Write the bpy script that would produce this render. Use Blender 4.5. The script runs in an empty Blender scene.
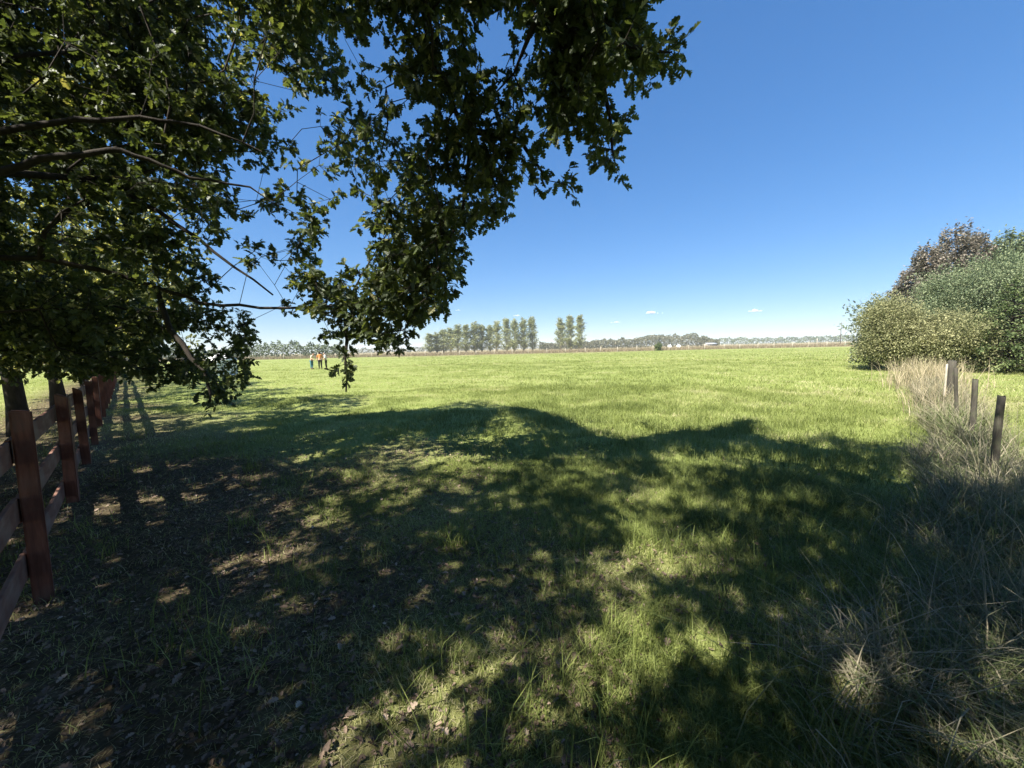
import bpy, bmesh, math
import numpy as np
from mathutils import Vector, Matrix

rng = np.random.default_rng(11)
scene = bpy.context.scene
COL = scene.collection
Rd = math.radians
Q = 0.70710678

# ------------------------------------------------------------------ camera
FPX, PITCH, ROLL, EYE = 385.0, Rd(5.27), Rd(1.31), 1.6
_c, _s = math.cos(ROLL), math.sin(ROLL)
FW = np.array([0, math.cos(PITCH), -math.sin(PITCH)])
_u = np.array([0, math.sin(PITCH), math.cos(PITCH)]); _r = np.array([1.0, 0, 0])
RT, UP = _c*_r - _s*_u, _s*_r + _c*_u
O = np.array([0, 0, EYE])

def at(px, py, depth):                      # survey helper: point seen at (px,py), `depth` metres ahead
    return O + depth*(RT*(px-512)/FPX + UP*(384-py)/FPX + FW)
def ground_at(px, py, z=0.0):
    d = RT*(px-512)/FPX + UP*(384-py)/FPX + FW
    return O + d*((z-EYE)/d[2])
def proj(P):
    d = np.atleast_2d(P) - O
    w = d @ FW
    w_ = np.where(w > 0.05, w, 0.05)
    return 512 + FPX*(d@RT)/w_, 384 - FPX*(d@UP)/w_, w
def AS(a, s, z=0.0):                        # field axes: a = away from the board fence, s = along it
    return np.array([Q*a - Q*s, Q*a + Q*s, z])

cam = bpy.data.cameras.new('camera'); co = bpy.data.objects.new('camera', cam); COL.objects.link(co)
cam.sensor_width = 36; cam.lens = FPX/1024*36; cam.clip_start = 0.05; cam.clip_end = 20000
m = Matrix(((RT[0], UP[0], -FW[0], 0), (RT[1], UP[1], -FW[1], 0), (RT[2], UP[2], -FW[2], EYE), (0, 0, 0, 1)))
co.matrix_world = m
scene.camera = co

# ------------------------------------------------------------------ light
EL = Rd(50)
SUN = np.array([-Q*math.cos(EL), -Q*math.cos(EL), math.sin(EL)])       # towards the sun
L = bpy.data.lights.new('sun', 'SUN'); L.energy = 4.0; L.angle = Rd(0.53); L.color = (1, 0.95, 0.86)
lo = bpy.data.objects.new('sun', L); COL.objects.link(lo)
lo.rotation_euler = Vector(SUN).to_track_quat('Z', 'Y').to_euler()
W = bpy.data.worlds.new('World'); scene.world = W; W.use_nodes = True
nt = W.node_tree; bg = nt.nodes['Background']; sk = nt.nodes.new('ShaderNodeTexSky')
sk.sky_type = 'NISHITA'; sk.sun_disc = False; sk.sun_elevation = EL; sk.sun_rotation = Rd(225)
sk.air_density = 1.0; sk.dust_density = 0.3; sk.ozone_density = 10; sk.altitude = 100
gm = nt.nodes.new('ShaderNodeGamma'); gm.inputs[1].default_value = 0.6
hs = nt.nodes.new('ShaderNodeHueSaturation'); hs.inputs['Saturation'].default_value = 1.38; hs.inputs['Hue'].default_value = 0.509
nt.links.new(sk.outputs[0], gm.inputs[0]); nt.links.new(gm.outputs[0], hs.inputs['Color'])
nt.links.new(hs.outputs[0], bg.inputs[0]); bg.inputs[1].default_value = 0.09
scene.view_settings.view_transform = 'Standard'; scene.view_settings.look = 'None'
scene.view_settings.gamma = 1; scene.view_settings.use_curve_mapping = False
scene.view_settings.exposure = 1.9
scene.cycles.max_bounces = 8; scene.cycles.transparent_max_bounces = 6
scene.cycles.diffuse_bounces = 5; scene.cycles.transmission_bounces = 4
scene.cycles.use_denoising = True; scene.cycles.denoiser = 'OPENIMAGEDENOISE'

# ------------------------------------------------------------------ helpers
def tag(o, label=None, cat=None, group=None, kind=None):
    for k, v in (('label', label), ('category', cat), ('group', group), ('kind', kind)):
        if v: o[k] = v
    return o
def empty(name, loc=(0, 0, 0), rz=0.0):
    o = bpy.data.objects.new(name, None); COL.objects.link(o)
    o.location = loc; o.rotation_euler = (0, 0, rz); o.empty_display_size = .2
    return o
def link(name, me, mat=None, parent=None, loc=None):
    o = bpy.data.objects.new(name, me); COL.objects.link(o)
    if mat: me.materials.append(mat)
    if parent: o.parent = parent
    if loc is not None: o.location = loc
    return o
def np_mesh(name, V, faces_flat, sizes, tint=None, smooth=False):
    V = np.asarray(V, np.float32); faces_flat = np.asarray(faces_flat, np.int32)
    me = bpy.data.meshes.new(name)
    nf = len(sizes)
    me.vertices.add(len(V)); me.vertices.foreach_set('co', V.ravel())
    me.loops.add(len(faces_flat)); me.loops.foreach_set('vertex_index', faces_flat)
    starts = np.zeros(nf, np.int32); starts[1:] = np.cumsum(sizes)[:-1]
    me.polygons.add(nf); me.polygons.foreach_set('loop_start', starts)
    me.polygons.foreach_set('loop_total', np.asarray(sizes, np.int32))
    if smooth: me.polygons.foreach_set('use_smooth', np.ones(nf, bool))
    if tint is not None:
        a = me.attributes.new('tint', 'FLOAT', 'POINT'); a.data.foreach_set('value', np.asarray(tint, np.float32))
    me.update(calc_edges=True); me.validate()
    return me
class Soup:                                  # gathers pieces, builds one mesh
    def __init__(s): s.V, s.F, s.S, s.T, s.n = [], [], [], [], 0
    def add(s, V, F, S, T=None):
        V = np.asarray(V, np.float32).reshape(-1, 3)
        s.V.append(V); s.F.append(np.asarray(F, np.int64).ravel()+s.n); s.S.append(np.asarray(S).ravel())
        s.T.append(np.zeros(len(V)) if T is None else np.broadcast_to(T, (len(V),))); s.n += len(V)
    def box(s, c, dx, dy, dz, ax=None, ay=None, az=None, taper=1.0, T=None):
        ax = np.array([1., 0, 0]) if ax is None else ax; ay = np.array([0, 1., 0]) if ay is None else ay
        az = np.array([0, 0, 1.]) if az is None else az
        c = np.asarray(c, float); P = []
        for k in (-1, 1):
            t = taper if k > 0 else 1
            for i, j in ((-1, -1), (1, -1), (1, 1), (-1, 1)):
                P.append(c + ax*i*dx/2*t + ay*j*dy/2*t + az*k*dz/2)
        s.add(P, [0, 3, 2, 1, 4, 5, 6, 7, 0, 1, 5, 4, 1, 2, 6, 5, 2, 3, 7, 6, 3, 0, 4, 7], [4]*6, T)
    def tube(s, P, R, n=6, cap=True, T=None):
        P = np.asarray(P, float); R = np.asarray(R, float); k = len(P)
        t = np.gradient(P, axis=0); t /= np.linalg.norm(t, axis=1, keepdims=True)+1e-9
        ref = np.array([0.13, 0.21, 0.97]) if abs(t[0][2]) < .9 else np.array([1., .1, 0])
        V = []
        for i in range(k):
            u = np.cross(t[i], ref); u /= np.linalg.norm(u)+1e-9; v = np.cross(t[i], u); ref = np.cross(u, t[i])
            a = np.arange(n)*2*math.pi/n
            V.append(P[i] + R[i]*(np.cos(a)[:, None]*u + np.sin(a)[:, None]*v))
        V = np.concatenate(V); i = np.arange(k-1)[:, None]*n; j = np.arange(n)[None]; j2 = (j+1) % n
        F = np.stack([i+j, i+j2, i+n+j2, i+n+j], -1).reshape(-1, 4)
        S = [4]*len(F); F = F.ravel()
        if cap:
            F = np.concatenate([F, np.arange(n)[::-1], (k-1)*n+np.arange(n)]); S = S+[n, n]
        s.add(V, F, S, T)
    def build(s, name, mat=None, parent=None, smooth=False):
        me = np_mesh(name, np.concatenate(s.V), np.concatenate(s.F), np.concatenate(s.S), np.concatenate(s.T), smooth)
        return link(name, me, mat, parent)

def vnoise(x, y, seed=0):                    # smooth value noise, 0..1
    x = np.asarray(x, float)+seed*17.3; y = np.asarray(y, float)-seed*9.1
    xi = np.floor(x).astype(np.int64); yi = np.floor(y).astype(np.int64)
    fx = x-xi; fy = y-yi; fx = fx*fx*(3-2*fx); fy = fy*fy*(3-2*fy)
    def h(i, j):
        n = (i*374761393 + j*668265263 + seed*69069) & 0x7fffffff
        n = ((n ^ (n >> 13))*1274126177) & 0x7fffffff
        return ((n ^ (n >> 16)) & 0xffff)/65535.0
    return (h(xi, yi)*(1-fx)+h(xi+1, yi)*fx)*(1-fy)+(h(xi, yi+1)*(1-fx)+h(xi+1, yi+1)*fx)*fy
def fbm(x, y, seed=0, o=3):
    v = 0; a = .5; t = 0
    for k in range(o):
        v = v+a*vnoise(np.asarray(x)*2**k, np.asarray(y)*2**k, seed+k); t += a; a *= .5
    return v/t
def ground_z(x, y):
    d = np.hypot(x, y)
    n = (fbm(np.asarray(x)*1.3, np.asarray(y)*1.3, 3)-.5)*.11 + (fbm(np.asarray(x)*.35, np.asarray(y)*.35, 7)-.5)*.12
    return n*np.clip(1.2-d/45, 0, 1)*np.clip(d/.8, .2, 1)
def inpoly(px, py, poly):
    px = np.asarray(px); py = np.asarray(py); r = np.zeros(px.shape, bool); n = len(poly)
    for i in range(n):
        x1, y1 = poly[i]; x2, y2 = poly[(i+1) % n]
        c = ((y1 > py) != (y2 > py)) & (px < (x2-x1)*(py-y1)/((y2-y1) if y2 != y1 else 1e-9)+x1)
        r ^= c
    return r

# ------------------------------------------------------------------ materials
def new_mat(name, rough=.8, spec=.3):
    mt = bpy.data.materials.new(name); mt.use_nodes = True
    b = mt.node_tree.nodes['Principled BSDF']
    b.inputs['Roughness'].default_value = rough; b.inputs['Specular IOR Level'].default_value = spec
    return mt, mt.node_tree, b
def ramp(n, src, stops):
    r = n.nodes.new('ShaderNodeValToRGB'); e = r.color_ramp.elements
    while len(e) < len(stops): e.new(.5)
    for k, (p, c) in enumerate(stops): e[k].position = p; e[k].color = (*c, 1)
    n.links.new(src, r.inputs[0]); return r.outputs[0]
def noise(n, scale, detail=4, rough=.6, coord='Object', stretch=None, dist=0.0):
    tc = n.nodes.new('ShaderNodeTexCoord'); t = n.nodes.new('ShaderNodeTexNoise')
    t.inputs['Scale'].default_value = scale; t.inputs['Detail'].default_value = detail
    t.inputs['Roughness'].default_value = rough; t.inputs['Distortion'].default_value = dist
    src = tc.outputs[coord]
    if stretch:
        mp = n.nodes.new('ShaderNodeMapping'); mp.inputs['Scale'].default_value = stretch
        n.links.new(src, mp.inputs[0]); src = mp.outputs[0]
    n.links.new(src, t.inputs['Vector']); return t.outputs['Fac']
def mix(n, f, a, b, mode='MIX'):
    x = n.nodes.new('ShaderNodeMix'); x.data_type = 'RGBA'; x.blend_type = mode
    for s, v in ((0, f), (6, a), (7, b)):
        if hasattr(v, 'links'): n.links.new(v, x.inputs[s])
        elif s == 0: x.inputs[0].default_value = v
        else: x.inputs[s].default_value = (*v, 1)
    return x.outputs[2]
def bump(n, b, h, strength=.5, dist=.02):
    k = n.nodes.new('ShaderNodeBump'); k.inputs['Strength'].default_value = strength; k.inputs['Distance'].default_value = dist
    n.links.new(h, k.inputs['Height']); n.links.new(k.outputs[0], b.inputs['Normal'])
def tint_mat(name, stops, rough=.6, transl=0.0, tcol=None, spec=.3, patch=None):
    """colour read from the per-leaf / per-blade 'tint' value, thin blades let some light through"""
    mt, n, b = new_mat(name, rough, spec)
    at_ = n.nodes.new('ShaderNodeAttribute'); at_.attribute_name = 'tint'
    c = ramp(n, at_.outputs['Fac'], stops)
    if patch: c = mix(n, ramp(n, noise(n, patch[0], 3), [(.42, (0, 0, 0)), (.62, (1, 1, 1))]), c, patch[1])
    n.links.new(c, b.inputs['Base Color'])
    if transl:
        t = n.nodes.new('ShaderNodeBsdfTranslucent'); mx = n.nodes.new('ShaderNodeMixShader')
        mx.inputs[0].default_value = transl
        tc = mix(n, 1.0, c, tcol or (1, 1, 1), 'MULTIPLY') if tcol else c
        n.links.new(tc, t.inputs[0])
        n.links.new(b.outputs[0], mx.inputs[1]); n.links.new(t.outputs[0], mx.inputs[2])
        n.links.new(mx.outputs[0], n.nodes['Material Output'].inputs[0])
    return mt
M = {}
M['oak_leaf'] = tint_mat('oak_leaf', [(0, (.03, .044, .017)), (.55, (.058, .078, .028)), (.85, (.10, .118, .04)), (1, (.27, .26, .12))], .52, .33, (2.3, 2.2, .95), .35)
M['far_leaf'] = tint_mat('row_leaf', [(0, (.035, .048, .02)), (.5, (.10, .115, .045)), (1, (.36, .35, .17))], .5, .42, (2.2, 2.1, 1.0), .3)  # paler and yellower than the near oak leaves: sunlit foliage painted into the tints
M['blade'] = tint_mat('grass_blade', [(0, (.07, .10, .025)), (.28, (.155, .185, .046)), (.5, (.255, .30, .085)), (.75, (.38, .37, .165)), (1, (.54, .47, .32))], .6, .35, (1.15, 1.15, .9), .25)
M['dry_stalk'] = tint_mat('dry_stalk', [(0, (.11, .15, .05)), (.2, (.17, .18, .08)), (.45, (.22, .20, .13)), (.75, (.30, .26, .18)), (1, (.42, .37, .26))], .75, .2, None, .2)
M['tan_grass'] = tint_mat('tan_grass', [(0, (.20, .19, .09)), (.5, (.34, .285, .17)), (1, (.50, .42, .28))], .75, .25, None, .2)
M['verge'] = tint_mat('verge_grass', [(0, (.12, .11, .06)), (.6, (.22, .17, .11)), (1, (.33, .27, .18))], .8, .2, None, .1)
M['litter'] = tint_mat('leaf_litter', [(0, (.05, .035, .025)), (.45, (.15, .105, .075)), (.8, (.32, .235, .175)), (1, (.50, .40, .31))], .7, .08, None, .3)
M['olive_leaf'] = tint_mat('olive_leaf', [(0, (.11, .125, .055)), (.5, (.25, .255, .12)), (1, (.44, .42, .22))], .6, .4, None, .25)
M['cypress_leaf'] = tint_mat('cypress_leaf', [(0, (.075, .105, .055)), (.55, (.18, .225, .12)), (1, (.33, .36, .20))], .65, .35, None, .25)
M['blue_leaf'] = tint_mat('blue_leaf', [(0, (.08, .11, .08)), (1, (.19, .23, .16))], .6, .2, None, .25)
M['dark_conifer'] = tint_mat('dark_conifer', [(0, (.035, .06, .022)), (.6, (.12, .16, .06)), (1, (.28, .31, .13))], .65, .3, None, .25)
M['brown_conifer'] = tint_mat('brown_conifer', [(0, (.09, .09, .07)), (.5, (.20, .18, .14)), (1, (.38, .32, .26))], .7, .3, None, .2)
M['poplar_leaf'] = tint_mat('poplar_leaf', [(0, (.12, .145, .06)), (.5, (.30, .33, .15)), (1, (.50, .50, .28))], .6, .35, None, .3)
M['wood_far'] = tint_mat('woodland_leaf', [(0, (.055, .065, .04)), (.5, (.13, .135, .08)), (1, (.24, .22, .15))], .7, .2, None, .2)
M['wood_green'] = tint_mat('hedge_leaf', [(0, (.035, .055, .028)), (.5, (.09, .12, .055)), (1, (.17, .20, .095))], .7, .2, None, .2)

def bark_mat(name, c1, c2):
    mt, n, b = new_mat(name, .9, .2)
    f = noise(n, 14, 6, .7, 'Object', (1, 1, .25)); n.links.new(ramp(n, f, [(.3, c1), (.7, c2)]), b.inputs['Base Color'])
    bump(n, b, f, .8, .02); return mt
M['bark'] = bark_mat('oak_bark', (.014, .011, .009), (.045, .037, .028))
M['pale_bark'] = bark_mat('pale_bark', (.25, .23, .18), (.5, .47, .4))
mt, n, b = new_mat('red_stain', .7, .3)
f = noise(n, 22, 6, .65, 'Object', (1, 1, .12)); g = noise(n, 3, 4)
c = ramp(n, f, [(.3, (.075, .025, .015)), (.55, (.145, .05, .03)), (.75, (.23, .095, .062))])
c = mix(n, ramp(n, g, [(.5, (0, 0, 0)), (.75, (.55, .55, .55))]), c, (.16, .115, .09))
n.links.new(c, b.inputs['Base Color']); bump(n, b, f, .5, .006); M['stain'] = mt
mt, n, b = new_mat('weathered_rail', .8, .2)
f = noise(n, 18, 6, .65, 'Object', (.14, .14, 1)); g = noise(n, 2.4, 4)
c = ramp(n, f, [(.3, (.11, .045, .032)), (.55, (.18, .085, .06)), (.75, (.25, .15, .115))])
c = mix(n, ramp(n, g, [(.45, (0, 0, 0)), (.7, (.7, .7, .7))]), c, (.23, .175, .14))
n.links.new(c, b.inputs['Base Color']); bump(n, b, f, .5, .006); M['rail'] = mt
mt, n, b = new_mat('old_post', .9, .2)
f = noise(n, 16, 6, .7, 'Object', (1, 1, .12)); g = noise(n, 7, 4)
c = ramp(n, f, [(.3, (.03, .028, .022)), (.6, (.085, .075, .06)), (.8, (.17, .15, .12))])
c = mix(n, ramp(n, g, [(.5, (0, 0, 0)), (.7, (.5, .5, .5))]), c, (.10, .12, .06))
n.links.new(c, b.inputs['Base Color']); bump(n, b, f, .9, .012); M['post'] = mt
def plain(name, c, rough=.7, spec=.3, var=.25, sc=6):
    mt, n, b = new_mat(name, rough, spec)
    f = noise(n, sc, 4)
    n.links.new(ramp(n, f, [(.3, tuple(x*(1-var) for x in c)), (.7, tuple(min(1, x*(1+var)) for x in c))]), b.inputs['Base Color'])
    return mt
M['pale_post'] = plain('pale_post', (.36, .32, .25))
M['white_paint'] = plain('white_paint', (.72, .73, .72), .5, .3, .06)
M['roof_sheet'] = plain('roof_sheet', (.36, .38, .40), .4, .4, .06)
M['tent_cloth'] = plain('tent_cloth', (.72, .73, .72), .8, .2, .08)
M['skin'] = plain('skin', (.45, .27, .19), .5, .4, .08)
M['cream_cloth'] = plain('cream_cloth', (.62, .55, .40), .9, .1, .1, 12)
M['teal_denim'] = plain('teal_denim', (.07, .17, .20), .9, .1, .2, 20)
M['orange_cloth'] = plain('orange_cloth', (.62, .26, .10), .9, .1, .1, 12)
M['white_cloth'] = plain('white_cloth', (.75, .74, .72), .9, .1, .05, 12)
M['black_cloth'] = plain('black_cloth', (.02, .02, .024), .9, .1, .2, 12)
M['dark_hair'] = plain('dark_hair', (.03, .02, .015), .6, .3, .3, 40)
M['grey_hair'] = plain('grey_hair', (.32, .30, .28), .6, .3, .2, 40)
mt = bpy.data.materials.new('cloud_vapour'); mt.use_nodes = True; n = mt.node_tree; n.nodes.remove(n.nodes['Principled BSDF'])
vs_ = n.nodes.new('ShaderNodeVolumePrincipled'); vs_.inputs['Color'].default_value = (1, 1, 1, 1); vs_.inputs['Density'].default_value = .04
n.links.new(vs_.outputs[0], n.nodes['Material Output'].inputs['Volume']); M['cloud'] = mt
M['pole_wood'] = plain('pole_wood', (.10, .09, .08))

# ground: turf, bare soil under the trees, dry patches, straw strip beyond the far fence
mt, n, b = new_mat('turf', .95, .1)
tc = n.nodes.new('ShaderNodeTexCoord')
big = noise(n, .09, 4, .55); mid = noise(n, 1.1, 5, .6, dist=.4); fine = noise(n, 26, 4, .7); speck = noise(n, 9, 5, .7)
green = ramp(n, mid, [(.3, (.18, .215, .055)), (.55, (.26, .30, .085)), (.75, (.34, .355, .13))])
green = mix(n, ramp(n, big, [(.4, (0, 0, 0)), (.65, (.5, .5, .5))]), green, (.33, .345, .135))
green = mix(n, ramp(n, fine, [(.35, (.75, .75, .75)), (.65, (0, 0, 0))]), green, (.09, .12, .03))
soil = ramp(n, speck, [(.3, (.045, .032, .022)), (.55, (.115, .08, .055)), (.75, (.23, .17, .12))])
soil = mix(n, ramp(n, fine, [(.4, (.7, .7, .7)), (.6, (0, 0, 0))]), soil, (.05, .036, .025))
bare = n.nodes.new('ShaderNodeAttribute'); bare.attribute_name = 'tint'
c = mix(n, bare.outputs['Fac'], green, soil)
far = n.nodes.new('ShaderNodeAttribute'); far.attribute_name = 'straw'
straw = ramp(n, noise(n, .2, 4), [(.3, (.18, .16, .08)), (.7, (.28, .23, .14))])
c = mix(n, far.outputs['Fac'], c, straw)
n.links.new(c, b.inputs['Base Color']); bump(n, b, fine, .6, .03); M['ground'] = mt

# ------------------------------------------------------------------ ground sheet
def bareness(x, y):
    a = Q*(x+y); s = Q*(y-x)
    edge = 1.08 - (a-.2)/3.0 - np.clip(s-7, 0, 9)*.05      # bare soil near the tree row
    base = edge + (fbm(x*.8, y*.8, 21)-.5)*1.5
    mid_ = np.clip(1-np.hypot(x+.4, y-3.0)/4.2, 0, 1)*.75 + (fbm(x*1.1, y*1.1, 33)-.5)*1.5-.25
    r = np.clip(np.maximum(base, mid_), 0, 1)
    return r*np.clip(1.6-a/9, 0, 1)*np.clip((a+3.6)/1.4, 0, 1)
radii = np.concatenate([[0.0], .25*1.042**np.arange(0, 142), [120, 160, 240, 400, 800, 1600, 3000]])
NA = 300
ang = np.arange(NA)*2*math.pi/NA
X = radii[1:, None]*np.sin(ang); Y = radii[1:, None]*np.cos(ang)
V = np.stack([X, Y, ground_z(X, Y)], -1).reshape(-1, 3); V = np.concatenate([[[0, 0, 0]], V])
nr = len(radii)-1
F = [np.array([[0, 1+(j+1) % NA, 1+j] for j in range(NA)]).ravel()]; S = [np.full(NA, 3)]
i = np.arange(nr-1)[:, None]*NA+1; j = np.arange(NA)[None]; j2 = (j+1) % NA
q = np.stack([i+j, i+j2, i+NA+j2, i+NA+j], -1).reshape(-1, 4)
F.append(q.ravel()); S.append(np.full(len(q), 4))
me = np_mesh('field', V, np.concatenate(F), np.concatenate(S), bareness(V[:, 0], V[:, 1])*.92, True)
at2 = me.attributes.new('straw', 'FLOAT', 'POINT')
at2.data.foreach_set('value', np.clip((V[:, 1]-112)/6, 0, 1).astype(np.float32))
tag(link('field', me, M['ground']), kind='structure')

# ------------------------------------------------------------------ grass
def in_view(x, y, margin=70):
    px, py, w = proj(np.stack([x, y, np.zeros_like(x)], -1))
    return (w > .3) & (px > -margin) & (px < 1024+margin) & (py < 768+150)
def blades(x, y, h, w, tint, lean=.5, segs=3):
    """curved tapering blades; arrays of root positions, heights, widths"""
    k = len(x); az = rng.uniform(0, 2*math.pi, k); ln = np.abs(rng.normal(lean, .35, k))
    d = np.stack([np.cos(az), np.sin(az)], -1); side = np.stack([-d[:, 1], d[:, 0]], -1)
    tw = rng.uniform(-.8, .8, k)
    side = side*np.cos(tw)[:, None]+d*np.sin(tw)[:, None]
    z0 = ground_z(x, y)-.01
    Vs = []
    for q_ in range(segs+1):
        t = q_/segs
        off = ln*h*t**1.8; zz = z0+h*(t - .28*np.minimum(ln, 1.6)*t**2.5)
        cx = x+d[:, 0]*off; cy = y+d[:, 1]*off
        ww = w*(1-t)**.7*.5
        if q_ < segs:
            Vs.append(np.stack([cx-side[:, 0]*ww, cy-side[:, 1]*ww, zz], -1)); Vs.append(np.stack([cx+side[:, 0]*ww, cy+side[:, 1]*ww, zz], -1))
        else: Vs.append(np.stack([cx, cy, zz], -1))
    nv = len(Vs); V = np.stack(Vs, 1).reshape(-1, 3)
    fl = []; sz = []
    for q_ in range(segs-1): fl += [2*q_, 2*q_+1, 2*q_+3, 2*q_+2]; sz.append(4)
    fl += [2*segs-2, 2*segs-1, 2*segs]; sz.append(3)
    F = (np.arange(k)[:, None]*nv+np.array(fl)[None]).ravel()
    return V, F, np.tile(sz, k), np.repeat(tint, nv)
def scatter(n_, r0, r1, dens_pow=1.0):
    """points in the wedge the picture sees plus a margin, denser towards the eye"""
    u = rng.uniform(0, 1, n_); r = np.exp(np.log(r0)+(np.log(r1)-np.log(r0))*u) if dens_pow == 0 else (r0**dens_pow+(r1**dens_pow-r0**dens_pow)*u)**(1/dens_pow)
    t = rng.uniform(-Rd(64), Rd(64), n_)
    return r*np.sin(t), r*np.cos(t)
gs = Soup()
def dryness(x, y): return np.clip((fbm(x*.9, y*.9, 5)-.42)*2.4 + bareness(x, y)*.55, 0, 1)
def weedband(x, y):
    a = Q*(x+y); s = Q*(y-x)
    return np.clip(1-np.abs(s+.75)/1.0, 0, 1)*(a > 1.0)
def lay(n_, r0, r1, p, hmin, hmax, wid, segs, keep_bare):
    x, y = scatter(n_, r0, r1, p); k = in_view(x, y); x, y = x[k], y[k]
    a = Q*(x+y); s = Q*(y-x)
    B = bareness(x, y); dr = dryness(x, y)
    clump = fbm(x*2.3, y*2.3, 12)
    k = (rng.uniform(0, 1, len(x)) > B*keep_bare) & (a > -14) & (rng.uniform(0, 1, len(x)) < .35+1.1*clump)
    x, y, B, dr, clump, a, s = x[k], y[k], B[k], dr[k], clump[k], a[k], s[k]
    lush = np.clip((x+.3*y-.8)/3.0, 0, 1)*.5+np.clip(clump-.5, 0, 1)*1.6
    h = rng.uniform(hmin, hmax, len(x))*(.55+lush*.9)*(1-.45*dr)
    t = np.clip(rng.normal(.30, .13, len(x)) + dr*.55*rng.uniform(.3, 1.4, len(x)) - lush*.10 + .05, 0, 1)
    d = np.hypot(x, y)
    t = t+(fbm(x*.16, y*.16, 61)-.5)*.30+(fbm(x*.05, y*.05, 64)-.5)*.25
    t = np.clip(t+np.clip((d-9)/30, 0, .12), 0, .9)
    gs.add(*blades(x, y, h, wid*(.6+.8*rng.uniform(0, 1, len(x))), t, .75, segs))
lay(290000, .7, 5.5, 1.5, .06, .17, .0046, 3, .9)
lay(260000, 4.5, 16, 1.4, .07, .18, .008, 2, .8)
lay(240000, 14, 45, 1.2, .09, .17, .020, 1, .6)
lay(150000, 40, 112, 1.1, .10, .20, .05, 1, 0)
# flattened straw between the green blades
x, y = scatter(120000, .7, 9, 1.3); k = in_view(x, y); x, y = x[k], y[k]; dr = dryness(x, y)
k = rng.uniform(0, 1, len(x)) < .12+.8*dr; x, y = x[k], y[k]
gs.add(*blades(x, y, rng.uniform(.012, .035, len(x)), rng.uniform(.003, .006, len(x)), np.clip(rng.normal(.82, .12, len(x)), 0, 1), 2.4, 2))
# stronger green tufts
tx, ty = scatter(1100, 1.2, 13, 1.4)
k = (rng.uniform(0, 1, 1100) < np.clip(.35+tx/4, .12, 1)); tx, ty = tx[k], ty[k]
tx = np.concatenate([tx, [.37, -1.4, .45, -.55, 1.25, .9]]); ty = np.concatenate([ty, [1.33, 1.75, 2.5, 1.55, 1.5, 2.9]])
for x0, y0 in zip(tx, ty):
    k = rng.integers(18, 46); r_ = rng.uniform(.05, .16)
    x = x0+rng.normal(0, r_, k); y = y0+rng.normal(0, r_, k)
    gs.add(*blades(x, y, rng.uniform(.12, .30, k)*rng.uniform(.7, 1.2), rng.uniform(.004, .008, k), np.clip(rng.normal(.3, .14, k), 0, 1), .7, 3))
tag(gs.build('grass', M['blade']), 'green and dry grass covering the field and the shaded foreground', 'grass', kind='stuff')

# ------------------------------------------------------------------ leaf templates
def leaf_template(detail):
    if detail == 2:
        half = [(.03, .10), (.14, .14), (.21, .20), (.19, .27), (.09, .32), (.20, .36), (.32, .43), (.33, .51), (.25, .56), (.12, .58), (.24, .64), (.30, .72), (.25, .80), (.11, .82), (.16, .90), (.10, .98)]
    elif detail == 1:
        half = [(.17, .15), (.19, .26), (.09, .33), (.30, .42), (.30, .54), (.12, .59), (.28, .70), (.20, .82), (.09, .97)]
    else:
        half = [(.24, .35), (.20, .75)]
    n_ = len(half)
    z = lambda x, y: .42*x - .22*y*y
    P = [(0, 0, 0), (0, 1, z(0, 1))]+[(x, y, z(x, y)) for x, y in half]+[(-x, y, z(x, y)) for x, y in half]
    f1 = [0]+list(range(2, 2+n_))+[1]; f2 = [0, 1]+list(range(2+2*n_-1, 1+n_, -1))
    return np.array(P), f1+f2, [n_+2, n_+2]
TPL = [leaf_template(k) for k in range(3)]
def place_leaves(base, d, nrm, size, tint, detail):
    """leaves with stalk end at base, pointing along d, face towards nrm"""
    P, fl, sz = TPL[detail]
    d = d/(np.linalg.norm(d, axis=1, keepdims=True)+1e-9)
    x = np.cross(d, nrm); x /= np.linalg.norm(x, axis=1, keepdims=True)+1e-9
    z = np.cross(x, d)
    V = base[:, None]+size[:, None, None]*(P[None, :, 0:1]*x[:, None]*1.05+P[None, :, 1:2]*d[:, None]+P[None, :, 2:3]*z[:, None])
    k = len(base)
    return V.reshape(-1, 3), (np.arange(k)[:, None]*len(P)+np.array(fl)[None]).ravel(), np.tile(sz, k), np.repeat(tint, len(P))
def unit(n_):
    v = rng.normal(0, 1, (n_, 3)); return v/np.linalg.norm(v, axis=1, keepdims=True)
def frusta(A, B, ra, rb, n_=3):
    d = B-A; d = d/(np.linalg.norm(d, axis=1, keepdims=True)+1e-9)
    u = np.cross(d, np.array([.31, .22, .92])); u /= np.linalg.norm(u, axis=1, keepdims=True)+1e-9; v = np.cross(d, u)
    a = np.arange(n_)*2*math.pi/n_; ring = np.cos(a)[None, :, None]*u[:, None]+np.sin(a)[None, :, None]*v[:, None]
    V = np.concatenate([A[:, None]+ring*np.reshape(ra, (-1, 1, 1)), B[:, None]+ring*np.reshape(rb, (-1, 1, 1))], 1)
    k = len(A); j = np.arange(n_); j2 = (j+1) % n_
    fl = np.stack([j, j2, n_+j2, n_+j], -1).ravel()
    return V.reshape(-1, 3), (np.arange(k)[:, None]*2*n_+fl[None]).ravel(), np.full(k*n_, 4)

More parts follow.
